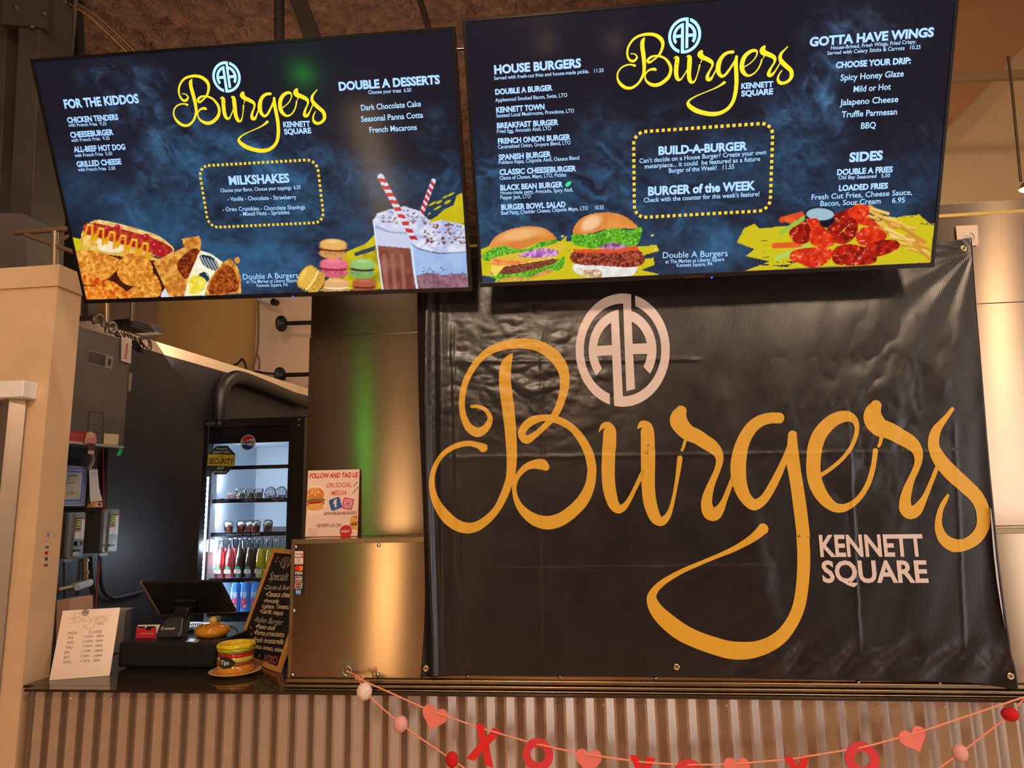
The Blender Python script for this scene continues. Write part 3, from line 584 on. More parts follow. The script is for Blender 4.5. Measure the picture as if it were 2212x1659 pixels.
def rrect(cv_px, F, n=.001, step=11.2, sz=6.2):
    """dashed rounded rectangle: four corner pixels tl,tr,br,bl"""
    a, b2, c, d = [F.uv(*p) for p in cv_px]; u0 = (a[0]+d[0])/2; u1 = (b2[0]+c[0])/2; v1 = (a[1]+b2[1])/2; v0 = (c[1]+d[1])/2; r = (u1-u0)*.085
    pts = []
    for cx_, cy_, a0 in [(u1-r, v1-r, 90), (u1-r, v0+r, 0), (u0+r, v0+r, -90), (u0+r, v1-r, -180)]:
        for k in range(9): w = radians(a0-90*k/8); pts.append((cx_+r*cos(w), cy_+r*sin(w)))
    pts.append(pts[0]); P = np.array(pts); L = np.concatenate([[0], np.cumsum(np.hypot(*np.diff(P, axis=0).T))]); m = MB(); N_ = int(round(L[-1]/(step*.00122))); hs = sz*.00122/2
    for i in range(N_):
        s_ = (i+.5)/N_*L[-1]; x = np.interp(s_, L, P[:, 0]); y = np.interp(s_, L, P[:, 1]); x2 = np.interp(s_+.001, L, P[:, 0]); y2 = np.interp(s_+.001, L, P[:, 1]); e = nv([x2-x, y2-y]); f = np.array([-e[1], e[0]]); c_ = np.array([x, y])
        m.uflat(F, [c_-e*hs-f*hs, c_+e*hs-f*hs, c_+e*hs+f*hs, c_-e*hs+f*hs], n)
    return m
BX0, BX1, BY0, BY1 = 931, 2137, 733, 1424
LGA, LGB = FBN.uv(BX0, 1060), FBN.uv(BX1, 1140); LGT = FBN.uv(1130, BY0)[1]; LGM = FBN.uv(1590, BY1)[1]
EMA, EMB2 = FBN.uv(1243, 757), FBN.uv(1447, 757); EMT, EMM = FBN.uv(1350, 634)[1], FBN.uv(1350, 880)[1]
def logo(F, left, right, top, bot, parent, mat, n=.0012, emb=None, embmat=None, name='script_lettering'):
    """the same wordmark laid into frame F; left/right/top/bot are photo pixels of its extremes"""
    u0 = F.uv(*left)[0]; u1 = F.uv(*right)[0]; v1 = F.uv(*top)[1]; v0 = F.uv(*bot)[1]
    def fn(p):
        a = FBN.uv(p[0], p[1]); return F.P(u0+(a[0]-LGA[0])/(LGB[0]-LGA[0])*(u1-u0), v0+(a[1]-LGM)/(LGT-LGM)*(v1-v0), n)
    b = MB()
    for st in STROKES: ribbon(b, st, fn, 4, 1)
    b.obj(name, mat, parent)
    if emb:
        U0, U1, V1, V0 = F.uv(*emb[0])[0], F.uv(*emb[1])[0], F.uv(*emb[2])[1], F.uv(*emb[3])[1]
        def fe(p): a = FBN.uv(p[0], p[1]); return F.P(U0+(a[0]-EMA[0])/(EMB2[0]-EMA[0])*(U1-U0), V0+(a[1]-EMM)/(EMT-EMM)*(V1-V0), n+.0003)
        b = MB(); embmesh(b, fe); b.obj('emblem', embmat or mat, parent)
POSL = (-.9473, -.2626, 2.5419, -.012, .449, -.0273); POSR = (.3131, -.2808, 2.5253, -.0027, .4154, -.0128)
FLT, tL = tv(POSL, 'left menu screen showing milkshakes, desserts and kids meals', (860, 420))
FRT, tR = tv(POSR, 'right menu screen listing house burgers, wings and sides', (1500, 300))
scr = vcmat('screen_picture', 1.0, .12, .25)
def base_pic(F):
    c = Canvas(F, -TVW/2, -TVH/2, TVW/2, TVH/2, .00215, (24, 23, 36)); k = np.clip((c.V/TVH+.5), 0, 1); c.smoke0 = k; return c
SMK = (92, 152, 205); SM2 = (58, 112, 156)
# ---- left picture
c = base_pic(FLT)
c.put(np.clip((c.Y-250-60*fbm(c.X/90, c.Y/90, 4))/260, 0, 1)*np.clip((fbm(c.X/120, c.Y/80, 31, 4)-.30)*2.6, .15, 1), (42, 82, 116), .85)
for a in [(250,165,52,26,10,SMK,.8),(300,225,46,60,50,SMK,.85),(330,270,26,60,-10,SMK,.9),(400,300,70,70,20,SM2,.9),(350,330,40,60,20,SMK,.7),(300,385,26,52,25,SMK,.75),(440,370,90,90,0,SM2,.85),(580,350,130,70,15,SM2,.9),(700,400,110,90,20,SM2,.8),(640,470,150,90,0,SM2,.8),(270,450,80,60,30,SM2,.7),(420,480,110,90,0,SM2,.85),(430,580,160,80,0,SM2,.7),(610,560,150,70,0,SM2,.7),(930,290,30,60,20,SMK,.55),(950,380,80,60,0,SM2,.7),(820,400,70,60,30,SM2,.4),(180,400,30,40,0,SMK,.3),(520,305,80,24,0,SMK,.35)]: c.glow(*a[:4], a[4], a[5], a[6], seed=int(a[0]) % 17)
z1 = lambda P: [(x/2.764, 60+y/2.764) for x, y in P]; z2 = lambda P: [(540+x/2.764, 60+y/2.764) for x, y in P]
Yl = (206, 190, 26); Yd = (150, 128, 14)
c.poly(z1([(430,1250),(500,1265),(520,1330),(450,1340)]), Yl, sm=False)
bun = (214, 160, 84); bun2 = (246, 214, 140)
c.poly(z1([(486,1250),(510,1190),(570,1148),(690,1165),(820,1200),(930,1235),(1000,1280),(1040,1330),(980,1370),(860,1350),(700,1340),(540,1330)]), bun, col2=bun2, sc=9)
c.poly(z1([(500,1180),(560,1165),(700,1195),(850,1235),(960,1275),(1030,1320),(1010,1360),(950,1370),(860,1330),(720,1290),(580,1250),(505,1225)]), (150, 30, 24), col2=(205, 70, 50), sc=5)
for (x, y, r) in [(640,1200,20),(740,1270,24),(620,1250,22),(800,1280,26),(870,1250,22),(925,1300,30),(700,1190,18),(960,1340,26)]: c.oval(*z1([(x,y)])[0], r/2.76, r/2.9, 0, (176, 24, 34)); c.oval(*z1([(x-5,y-7)])[0], 2.4, 1.8, 0, (236, 120, 110))
c.poly(z1([(490,1235),(560,1260),(700,1300),(860,1345),(950,1380),(1010,1350),(1040,1340),(1020,1400),(940,1420),(800,1430),(640,1410),(500,1330)]), (244, 206, 108), col2=(214, 160, 60), sc=8)
c.poly(z1([(590,1262),(700,1290),(745,1320),(700,1340),(600,1330)]), (250, 238, 214), a=.8)
for i in range(6):
    x = 530+i*66; y = 1175+i*22; c.line([z1([(x-26,y+70)])[0], z1([(x-4,y)])[0], z1([(x+22,y+4)])[0], z1([(x+18,y+96)])[0], z1([(x+40,y+60)])[0]], 5.0, (226, 160, 20)); c.line([z1([(x-4,y)])[0], z1([(x+20,y+6)])[0]], 2, (252, 214, 90))
fr1, fr2 = (240, 166, 62), (196, 104, 26)
def fried(P, seed, hi=(252, 200, 100)): c.poly(z1(P), fr1, col2=fr2, sc=5.5, seed=seed); m = c.inside(crom(z1(P), 6, True))*np.clip((fbm(c.X/7, c.Y/4.5, seed+4)-.55)*5, 0, 1); c.put(m, hi, .75)
c.poly(z1([(452,1330),(1000,1400),(990,1610),(510,1625)]), (70, 22, 6), sm=False)
fried([(450,1340),(540,1330),(650,1360),(720,1390),(700,1440),(640,1500),(560,1500),(480,1480)], 2); fried([(700,1420),(760,1350),(850,1360),(900,1400),(910,1470),(860,1520),(780,1540),(715,1500)], 3)
fried([(780,1560),(860,1500),(920,1470),(960,1540),(950,1600),(860,1612),(740,1600)], 5); c.poly(z1([(490,1480),(580,1490),(680,1520),(760,1580),(800,1615),(700,1612),(560,1545),(500,1530)]), (244, 176, 60), col2=(190, 60, 10), sc=7); c.poly(z1([(500,1545),(600,1560),(700,1615),(515,1622)]), (214, 96, 20), col2=(246, 170, 60), sc=6)
c.poly(z1([(960,1605),(1000,1540),(1040,1600),(1010,1612)]), (220, 220, 236))
br1, br2 = (236, 174, 78), (186, 104, 30)
c.poly(z1([(915,1400),(1100,1310),(1085,1260),(1190,1243),(1202,1285),(1195,1340),(1130,1500),(1105,1600),(1010,1605)]), br1, col2=br2, sc=9, sm=False); c.poly(z1([(1060,1400),(1150,1320),(1195,1345),(1150,1450),(1110,1500),(1070,1460)]), (90, 24, 8), col2=(160, 70, 20), sc=4)
c.poly(z1([(1195,1330),(1260,1350),(1330,1400),(1340,1440),(1300,1520),(1230,1600),(1100,1600),(1130,1480)]), (240, 232, 180), sm=False, col2=(250, 250, 236), sc=8)
for P in [[(1195,1360),(1260,1365),(1300,1410),(1300,1450),(1250,1440),(1210,1410)],[(1190,1470),(1230,1460),(1250,1500),(1220,1530),(1195,1510)]]: c.poly(z1(P), (26, 52, 74))
for k in range(6): c.line([z1([(1180+k*20,1360+k*6)])[0], z1([(1240+k*22,1480+k*8)])[0]], 1.6, (250, 246, 226))
c.poly(z1([(1130,1500),(1180,1480),(1230,1510),(1210,1570),(1140,1590)]), (228, 206, 40), col2=(250, 236, 120), sc=8)
c.poly(z1([(1330,1400),(1375,1378),(1420,1430),(1438,1500),(1440,1585),(1220,1600),(1250,1500)]), br1, col2=br2, sc=7, sm=False); c.poly(z1([(1290,1460),(1370,1420),(1410,1480),(1415,1570),(1250,1585)]), (110, 34, 10), col2=(190, 100, 30), sc=4)
c.poly(z1([(1400,1380),(1425,1370),(1430,1400),(1410,1405)]), (222, 150, 50))
# brush and drinks
c.poly(z2([(420,1570),(580,1335),(690,1290),(745,1235),(760,1320),(790,1400),(800,1560)]), Yl, col2=Yd, sc=20, sm=False)
c.poly(z2([(620,1345),(750,1300),(745,1330),(630,1365)]), (40, 62, 80), sm=False)
c.poly(z2([(1050,1160),(1110,1130),(1160,1085),(1215,1060),(1235,1000),(1270,985),(1290,1200),(1050,1240)]), Yl, col2=(196, 178, 20), sc=20, sm=False)
for (x, y, w, h) in [(1090,1050,26,6),(1130,1040,20,7),(1165,1010,18,5),(1200,995,22,6),(1180,1040,22,8),(1120,1075,26,6),(1070,1110,10,4)]: c.oval(*z2([(x,y)])[0], w/2.7, h/2.7, -28, Yl)
c.poly(z2([(737,1150),(760,1108),(830,1085),(920,1065),(1000,1090),(1075,1150),(1080,1200),(1000,1240),(980,1320),(760,1320)]), (214, 220, 240), sm=False, col2=(178, 190, 226), sc=14)
c.poly(z2([(745,1195),(985,1200),(992,1560),(790,1560),(760,1340)]), (196, 204, 232), sm=False)
c.poly(z2([(762,1300),(985,1320),(992,1560),(790,1560)]), (150, 92, 74), sm=False, col2=(118, 58, 50), sc=26)
for x in (800, 850, 905): c.line([z2([(x,1360)])[0], z2([(x+16,1558)])[0]], 9, (172, 116, 96), a=.6)
c.line([z2([(737,1150)])[0], z2([(762,1340)])[0], z2([(792,1560)])[0]], 3.5, (216, 226, 248))
c.put(c.inside(z2([(750,1180),(840,1215),(980,1225),(980,1235),(830,1225),(748,1195)])).astype(float), (120, 128, 160), .6)
def specks(P, n, col, rr, seed):
    rs = random.Random(seed); P = np.array(P)
    for _ in range(n):
        x = rs.uniform(P[:, 0].min(), P[:, 0].max()); y = rs.uniform(P[:, 1].min(), P[:, 1].max()); c.oval(*z2([(x, y)])[0], rr*rs.uniform(.5, 1.5), rr*rs.uniform(.3, .8), rs.uniform(-40, 40), col, .85)
specks([(790,1090),(1050,1170)], 44, (112, 52, 44), 2.6, 1)
c.poly(z2([(965,1290),(990,1230),(1050,1180),(1130,1150),(1200,1160),(1290,1195),(1300,1350),(1200,1352),(1060,1330)]), (226, 228, 242), sm=True, col2=(176, 184, 222), sc=16)
for k in range(5): c.line(crom([(*z2([(1010+k*55,1320-k*14)])[0], 0), (*z2([(1090+k*50,1270-k*20)])[0], 0), (*z2([(1210+k*20,1290-k*22)])[0], 0), (*z2([(1290,1300-k*24)])[0], 0)], 5)[:, :2], 2.6, (160, 164, 196), a=.5)
specks([(1040,1165),(1285,1290)], 60, (110, 48, 44), 3.0, 2)
c.poly(z2([(963,1290),(1010,1325),(1120,1350),(1290,1345),(1305,1560),(996,1560),(975,1420)]), (164, 190, 232), sm=False, col2=(140, 172, 222), sc=30)
c.poly(z2([(990,1480),(1060,1462),(1150,1475),(1295,1465),(1305,1560),(996,1560)]), (158, 116, 128), sm=False, col2=(120, 80, 100), sc=7)
c.line([z2([(963,1290)])[0], z2([(1010,1322)])[0], z2([(1120,1348)])[0], z2([(1290,1340)])[0]], 2.2, (90, 110, 160)); c.line([z2([(964,1300)])[0], z2([(978,1440)])[0], z2([(998,1555)])[0]], 5, (206, 226, 250))
specks([(1010,1430),(1290,1470)], 16, (50, 44, 70), 1.6, 4)
for (a0, a1, w, nn) in [((780,890),(985,1275),13.5,9),((1095,915),(1022,1112),10.5,6)]:
    a0, a1 = np.array(z2([a0])[0]), np.array(z2([a1])[0]); c.line([a0, a1], w, (206, 216, 238)); e = (a1-a0)/nn; p_ = np.array([-e[1], e[0]])/np.linalg.norm(e)*w/2
    for k in range(nn): q0 = a0+e*k; m = c.inside([q0+p_, q0+p_+e*.55, q0-p_+e*1.0, q0-p_+e*.45]).astype(float); c.put(m, (196, 26, 36))
def mac(x, y, rx, ry, ang, top, fil, low):
    X, Y = z2([(x, y)])[0]; rx /= 2.76; ry /= 2.76; ca, sa = cos(radians(ang)), sin(radians(ang)); o = lambda d: (X-sa*d, Y+ca*d)
    c.oval(*o(ry*.52), rx*.96, ry*.50, ang, low, soft=2); c.oval(*o(ry*.45), rx, ry*.22, ang, tuple(int(v*.8) for v in low), col2=top, sc=2.4); c.oval(*o(ry*.12), rx*.95, ry*.2, ang, fil)
    c.oval(*o(-ry*.12), rx, ry*.25, ang, tuple(int(v*.82) for v in top), col2=top, sc=2.4); c.oval(*o(-ry*.42), rx*.97, ry*.52, ang, top, soft=2.5); c.oval(*o(-ry*.66), rx*.5, ry*.16, ang, tuple(min(255, v+36) for v in top), a=.6, soft=3)
mac(515,1545,78,52,0,(226,170,110),(250,226,190),(204,140,80)); mac(500,1432,86,60,2,(226,112,134),(150,30,60),(206,92,118)); mac(496,1318,84,62,3,(232,176,98),(120,50,30),(214,150,84))
mac(682,1542,74,48,0,(176,92,60),(90,36,24),(160,80,54)); mac(672,1435,76,62,2,(150,190,112),(48,40,30),(126,170,92)); mac(362,1503,78,78,-58,(228,178,74),(246,214,120),(214,158,58))
sL = c.obj('screen', scr, tL)
pxtube('gap_strap', [(978, 108), (1015, 105)], -.30, .0055, chrome, None, None, parent=tL)  # tube standing for a perforated strap in the gap between the screens
# ---- right picture
c = base_pic(FRT)
c.put(np.clip((c.Y-230-70*fbm(c.X/90, c.Y/90, 14))/280, 0, 1)*np.clip((fbm(c.X/130, c.Y/90, 41, 4)-.30)*2.6, .15, 1), (40, 80, 114), .85)
for a in [(1090,440,80,110,0,SM2,.9),(1300,330,60,70,30,SMK,.55),(1390,270,110,34,-6,SMK,.7),(1330,420,110,110,10,SM2,.9),(1480,460,150,90,0,SM2,.8),(1560,520,120,70,0,SM2,.7),(1250,530,130,60,0,SM2,.7),(1740,220,50,80,50,SMK,.9),(1700,290,80,90,0,SM2,.95),(1720,400,80,110,0,SM2,.85),(1820,80,60,50,70,SMK,.75),(1880,40,80,34,20,(90,110,140),.6),(1770,170,26,90,30,SMK,.85),(1790,240,24,70,-30,SMK,.8),(1990,300,46,40,60,(90,104,130),.45),(1960,400,90,60,10,SM2,.7),(1880,440,110,50,0,SM2,.6),(1600,340,90,70,0,SM2,.6),(1040,370,40,60,0,SM2,.8)]: c.glow(*a[:4], a[4], a[5], a[6], seed=int(a[0]) % 19)
z3 = lambda P: [(1000+x/2.675, y/2.675) for x, y in P]; z4 = lambda P: [(1540+x/2.675, y/2.675) for x, y in P]
def brush(P, seed=3):
    m = c.inside(P); m = m & (fbm(c.X/30, c.Y/4, seed) > .24); c.put(m.astype(float), Yl, 1)
brush(z3([(105,1440),(160,1418),(560,1395),(640,1388),(1000,1428),(1118,1414),(1135,1450),(1060,1470),(1010,1500),(1100,1490),(1108,1530),(1030,1560),(1135,1585),(1100,1600),(900,1600),(180,1635),(200,1605),(105,1590)])); brush(z3([(540,1420),(600,1360),(590,1440),(640,1460),(540,1480)]), 5)
brush(z4([(145,1385),(180,1320),(240,1292),(270,1320),(500,1300),(900,1290),(1100,1250),(1190,1240),(1250,1290),(1281,1290),(1256,1522),(600,1545),(330,1560),(160,1575),(330,1510),(190,1480),(240,1440),(140,1400)]), 8)
for (x, y) in [(575,1365),(1095,1360),(1112,1440)]: c.oval(*z3([(x,y)])[0], 3.5, 2, -20, (226, 220, 160))
bn, bn2 = (214, 128, 54), (240, 176, 96); gr, gr2 = (116, 196, 40), (48, 130, 20)
def leaf(P, seed): c.poly(z3(P), gr, col2=gr2, sc=3.5, seed=seed); m = c.inside(crom(z3(P), 6, True))*np.clip((fbm(c.X/3, c.Y/3, seed+2)-.6)*6, 0, 1); c.put(m, (190, 236, 120), .8)
# burger one
c.poly(z3([(150,1590),(200,1560),(520,1540),(500,1580),(380,1610),(230,1620)]), (226, 170, 104), col2=bn, sc=8)
leaf([(155,1590),(230,1570),(400,1540),(540,1510),(585,1480),(580,1540),(540,1565),(480,1560),(380,1600),(280,1600),(200,1615)], 4)
c.poly(z3([(200,1560),(260,1530),(400,1500),(500,1490),(540,1515),(420,1555),(300,1580),(230,1585)]), (96, 44, 30), col2=(150, 84, 60), sc=3)
c.poly(z3([(160,1560),(170,1520),(340,1500),(545,1490),(420,1512),(240,1540),(185,1600)]), (238, 214, 90), sm=False); c.poly(z3([(170,1530),(175,1480),(220,1470),(350,1490),(400,1500),(300,1530)]), (226, 108, 46), col2=(246, 160, 96), sc=8)
c.poly(z3([(150,1450),(560,1400),(545,1470),(430,1505),(200,1500)]), (222, 186, 60), a=.9)
c.poly(z3([(320,1480),(380,1450),(470,1435),(545,1450),(540,1475),(440,1490)]), (150, 64, 150), col2=(226, 180, 226), sc=5); leaf([(108,1480),(160,1440),(240,1405),(330,1440),(420,1415),(450,1370),(530,1380),(545,1400),(470,1425),(380,1450),(260,1470),(180,1490),(140,1510)], 7)
c.poly(z3([(155,1435),(165,1395),(215,1350),(300,1318),(400,1308),(480,1325),(535,1370),(530,1385),(440,1400),(330,1440),(240,1420)]), bn, col2=(226, 146, 66), sc=24); c.oval(*z3([(330,1355)])[0], 46, 12, -10, (250, 206, 150), .6, soft=8)
# burger two
c.poly(z3([(640,1530),(760,1520),(980,1525),(1000,1570),(940,1600),(780,1605),(660,1580)]), (222, 214, 200), col2=(236, 236, 236), sc=9); c.poly(z3([(660,1545),(700,1560),(790,1560),(800,1600),(760,1605),(690,1590)]), (186, 130, 80), col2=(236, 226, 210), sc=5)
c.poly(z3([(620,1480),(650,1455),(800,1450),(1000,1445),(1045,1480),(1040,1525),(960,1545),(800,1535),(680,1530),(630,1510)]), (88, 24, 20), col2=(196, 92, 62), sc=3.5)
c.poly(z3([(640,1440),(800,1440),(1005,1420),(1020,1445),(850,1462),(640,1458)]), (226, 84, 44), sm=False); c.poly(z3([(740,1420),(870,1390),(980,1420),(860,1440)]), (196, 150, 190), col2=(120, 60, 110), sc=4)
leaf([(636,1410),(640,1350),(760,1350),(860,1315),(960,1330),(1030,1315),(1028,1370),(1010,1410),(960,1425),(860,1400),(760,1435),(690,1425)], 9)
c.poly(z3([(640,1350),(650,1300),(700,1252),(780,1230),(850,1228),(930,1248),(990,1290),(1003,1320),(900,1318),(820,1325),(740,1348)]), bn, col2=(232, 150, 70), sc=26); c.oval(*z3([(740,1290)])[0], 24, 14, -30, (250, 220, 190), .7, soft=8)
# wings plate
for (p, q_, w, col) in [((400,1270),(510,1240),13,(222,74,34)),((430,1268),(540,1305),13,(230,96,40)),((355,1420),(500,1412),12,(226,90,38)),((395,1345),(540,1250),9,(150,190,70)),((370,1490),(550,1425),10,(176,206,96))]: c.line([z4([p])[0], z4([q_])[0]], w, col)
rs = random.Random(5)
for k in range(34):
    t = rs.random(); x = 900+t*310; y = 1225+t*190+rs.uniform(-45, 55); a = rs.uniform(.1, .75); L_ = rs.uniform(70, 120); c.line([z4([(x-L_*cos(a)*.7, y-L_*sin(a)*.7)])[0], z4([(x+L_*cos(a)*.7, y+L_*sin(a)*.7)])[0]], 6.4, [(234, 186, 84), (214, 150, 54), (246, 206, 110)][k % 3]); c.line([z4([(x-L_*cos(a)*.7, y-L_*sin(a)*.7+9)])[0], z4([(x+L_*cos(a)*.7, y+L_*sin(a)*.7+9)])[0]], 1.5, (150, 96, 20), .7)
c.oval(*z4([(620,1262)])[0], 33, 20, 3, (16, 18, 26)); c.oval(*z4([(620,1236)])[0], 34, 17, 2, (24, 28, 40)); c.oval(*z4([(620,1238)])[0], 30, 13, 2, (160, 190, 206))
r1, r2 = (196, 34, 12), (120, 10, 6)
for i, P in enumerate([[(700,1240),(760,1215),(820,1200),(860,1240),(800,1290),(720,1280)],[(780,1215),(860,1180),(905,1200),(900,1250),(950,1290),(960,1310),(860,1300),(800,1270)],[(440,1350),(470,1310),(540,1290),(570,1340),(550,1400),(480,1405)],[(540,1270),(600,1262),(620,1310),(580,1330)],[(650,1340),(720,1270),(790,1280),(740,1340),(690,1370)],[(560,1340),(610,1300),(680,1350),(700,1410),(640,1430),(570,1410)],[(690,1370),(760,1330),(800,1260),(840,1300),(820,1370),(760,1410),(700,1400)],[(830,1350),(880,1310),(960,1320),(1005,1360),(970,1400),(880,1420),(835,1400)],[(880,1420),(960,1390),(1060,1390),(1075,1430),(1000,1470),(920,1480)],[(445,1500),(460,1450),(560,1430),(640,1430),(700,1460),(640,1530),(560,1545),(500,1520)],[(700,1440),(780,1410),(880,1430),(945,1480),(930,1520),(820,1535),(700,1520)]]):
    c.poly(z4(P), r1, col2=(232, 62, 24) if i % 2 else r2, sc=9, seed=i); m = c.inside(crom(z4(P), 6, True))*np.clip((fbm(c.X/6, c.Y/4, i+30)-.66)*8, 0, 1); c.put(m, (255, 176, 140), .8)
sR = c.obj('screen', scr, tR)
# ---- lettering
H = .040; S_ = .012
def block(F, parent, lines, mat=lblue, n=.0011):
    for (s, x0, y0, x1, y1, h, bo) in lines:
        b = MB(); sh = MB()
        text(b, F, s, x0, y0, x1, y1, h, bo, n=n)
        if h > 12 and bo > .02: text(sh, F, s, x0+1.2, y0+1.6, x1+1.2, y1+1.6, h, bo+.012, n=.0007); sh.obj('letter_shadow', lshadow, parent)
        b.obj('menu_lettering', mat, parent)
block(FLT, sL, [("FOR THE KIDDOS",140.4,235.1,301,222.8,20,H),("CHICKEN TENDERS",146.5,266.2,256.2,259,12.6,H),("with French Fries  9.25",148.3,274.2,230.5,270.6,7.6,S_),("CHEESEBURGER",153,298,246,291.5,12.6,H),("with French Fries  9.25",154.5,307,237,301.7,7.6,S_),("ALL-BEEF HOT DOG",160.3,329.5,271.3,323.4,12.6,H),("with French Fries  5.50",162,339.7,243,335,7.6,S_),("GRILLED CHEESE",167,361.4,263,354.9,12.6,H),("with French Fries  5.50",169.3,370.4,249.6,366.8,7.6,S_)])
block(FLT, sL, [("DOUBLE A DESSERTS",732.8,196.4,950.6,181.2,19.5,H),("Choose your treat  6.50",795.8,203.6,888.4,198.2,8.2,S_),("Dark Chocolate Cake",780.6,239,909.8,230,12.6,.016),("Seasonal Panna Cotta",780.6,263.7,914.5,254.3,12.6,.016),("French Macarons",798.7,287.2,901,280.7,12.6,.016)])
block(FLT, sL, [("MILKSHAKES",495.6,400,626,394.6,20,H),("Choose your flavor, Choose your toppings  6.55",476.8,415.6,649.6,408.4,8.2,S_),("- Vanilla - Chocolate - Strawberry",492,434.5,640.6,429.8,9,S_),("- Oreo Crumbles - Chocolate Shavings",481,456.9,659.4,451.5,9,S_),("- Mixed Nuts - Sprinkles",518.5,466.7,625.7,462.7,9,S_)])
block(FLT, sL, [("Double A Burgers",525.7,603.8,645,600.2,11.8,.004),("at The Market at Liberty Square",532.6,612,641.3,609.2,7.2,.008),("Kennett Square, PA",555.2,620,622.5,618.3,7.2,.008)])
block(FLT, sL, [("KENNETT",612.4,275.3,670.3,273.5,12.5,H),("SQUARE",614.2,290.8,672.8,288,12.5,H)])
logo(FLT, (376, 255), (705, 255), (440, 160), (570, 330), sL, lyel, emb=((459, 166), (520.5, 166), (490, 132), (490, 200.5)), embmat=lemb)
rrect([(431, 356), (687, 347), (699, 481), (449, 491)], FLT).obj('dashed_border', ldash, sL)
block(FRT, sR, [("HOUSE BURGERS",1068,160.7,1255.3,145.8,20,H),("Served with fresh-cut fries and house-made pickle.   11.55",1067.3,173,1304,155.5,8.2,S_)])
L3 = []
for s, a, b2 in [("DOUBLE A BURGER",(1070,205),(1193.6,195.5)),("KENNETT TOWN",(1072,244),(1176.4,236.6)),("BREAKFAST BURGER",(1073.6,277.8),(1206.4,270)),("FRENCH ONION BURGER",(1075.9,311.4),(1232.5,302)),("SPANISH BURGER",(1077.4,346.2),(1190.6,338.7)),("CLASSIC CHEESEBURGER",(1079.3,378.3),(1244.9,370)),("BLACK BEAN BURGER",(1081,412),(1216,404.5)),("BURGER BOWL SALAD",(1083,454.2),(1221.7,447.5))]: L3.append((s, *a, *b2, 12.6, H))
for s, a, b2 in [("Applewood Smoked Bacon, Swiss, LTO",(1070,220.6),(1225.4,209.3)),("Sauteed Local Mushrooms, Provolone, LTO",(1072,254),(1240.4,243)),("Fried Egg, Avocado Aioli, LTO",(1073.6,287.8),(1190.6,281)),("Caramelized Onion, Gruyere Blend, LTO",(1075.9,321.5),(1232.5,312)),("Poblano Rajas, Chipotle Aioli, Oaxaca Blend",(1077.4,355),(1251.2,344.7)),("Choce of Cheese, Mayo, LTO, Pickles",(1079.3,388.8),(1223.2,381.3)),("House-made patty, Avocado, Spicy Aioli,",(1081,420.6),(1238,413.8)),("Pepper Jack, LTO",(1081,430.7),(1146.5,428)),("Beef Patty, Cheddar Cheese, Chipotle Mayo, LTO     10.55",(1083,464.3),(1304,451.6))]: L3.append((s, *a, *b2, 8.4, S_))
block(FRT, sR, L3)
block(FRT, sR, [("BUILD-A-BURGER",1422.4,335.3,1614,324.5,19,H),("Can't decide on a House Burger? Create your own",1381.3,352.5,1654.8,333.5,10,S_),("materpiece... it could  be featured as a future",1392.5,364.5,1641.7,347.7,10,S_),("Burger of the Week!   11.55",1444.9,373.8,1586,364.5,10,S_),("BURGER of the WEEK",1400,423.2,1631.6,410.5,20,H),("Check with the counter for this week's feature!",1390.7,437.4,1640.2,423.6,10,S_)])
block(FRT, sR, [("Double A Burgers",1431.8,557.8,1571.8,553.3,13,.004),("at The Market at Liberty Square",1437.4,569,1564.3,563.7,8,.008),("Kennett Square, PA",1461.7,576.8,1539.4,573.8,8,.008)])
block(FRT, sR, [("KENNETT",1601,192.5,1669.7,188,13,H),("SQUARE",1601,208.6,1669.7,203.7,13,H)])
block(FRT, sR, [("GOTTA HAVE WINGS",1748.6,101,2016.6,79.3,20.5,H),("House-Brined, Fresh Wings, Fried Crispy.",1795,107.7,1979.3,93.5,8.4,S_),("Served with Celery Sticks & Carrots   10.25",1786.7,118.9,1988.6,105.4,8.4,S_),("CHOOSE YOUR DRIP:",1805.4,147.7,1967,137.6,14,H),("Spicy Honey Glaze",1815.5,174.6,1952,165.2,13.5,.016),("Mild or Hot",1843.6,199.3,1924,193.6,13.5,.016),("Jalapeno Cheese",1814,228,1940,220.6,13.5,.016),("Truffle Parmesan",1817.8,254.2,1937.4,247.5,13.5,.016),("BBQ",1859.6,278.5,1891.4,276.6,13.5,.016)])
block(FRT, sR, [("SIDES",1834.2,350.7,1906.4,345.8,21,H),("DOUBLE A FRIES",1808,378.7,1928,372,13,H),("Old Bay Seasoned   5.50",1811,388,1922.4,382.8,8.4,S_),("LOADED FRIES",1811.8,413,1917.6,407.5,13,H),("Fresh Cut Fries, Cheese Sauce,",1753,431.8,1970,420.6,11.6,.010),("Bacon, Sour Cream     6.95",1771.8,445.6,1954.2,437.4,11.6,.010)])
logo(FRT, (1332, 160), (1714, 150), (1400, 71), (1545, 251), sR, lyel, emb=((1443, 76), (1514.5, 76), (1478, 38), (1478, 116)), embmat=lemb)
rrect([(1368, 287), (1671, 264), (1662, 453), (1371, 472)], FRT, step=12.6, sz=6.8).obj('dashed_border', ldash, sR)
MB().add([FRT.px(x, y, .0012) for x, y in [(1221,398),(1226,393),(1234,391),(1233,398),(1227,403),(1222,403)]], [(0,1,2,3,4,5)]).obj('green_leaf_mark', M('leaf_mark', (30, 190, 130), .4, emit=.9), sR)
b = MB(); text(b, FRT, 'SCEPTRE', 1480, 601, 1522, 599, 4.5, 0, n=.0045); b.obj('maker_mark', M('maker_red', (96, 40, 44), .5), tR)
for F, t, x, y in [(FLT, tL, 633, 641), (FRT, tR, 1537.5, 599.5)]:
    MB().lathe(F.px(x, y, .0045), [(0, .001), (.0026, .0006), (.003, 0)], 10, -F.N*-1).obj('power_light', M('blue_led', (30, 50, 255), .4, emit=5), t)
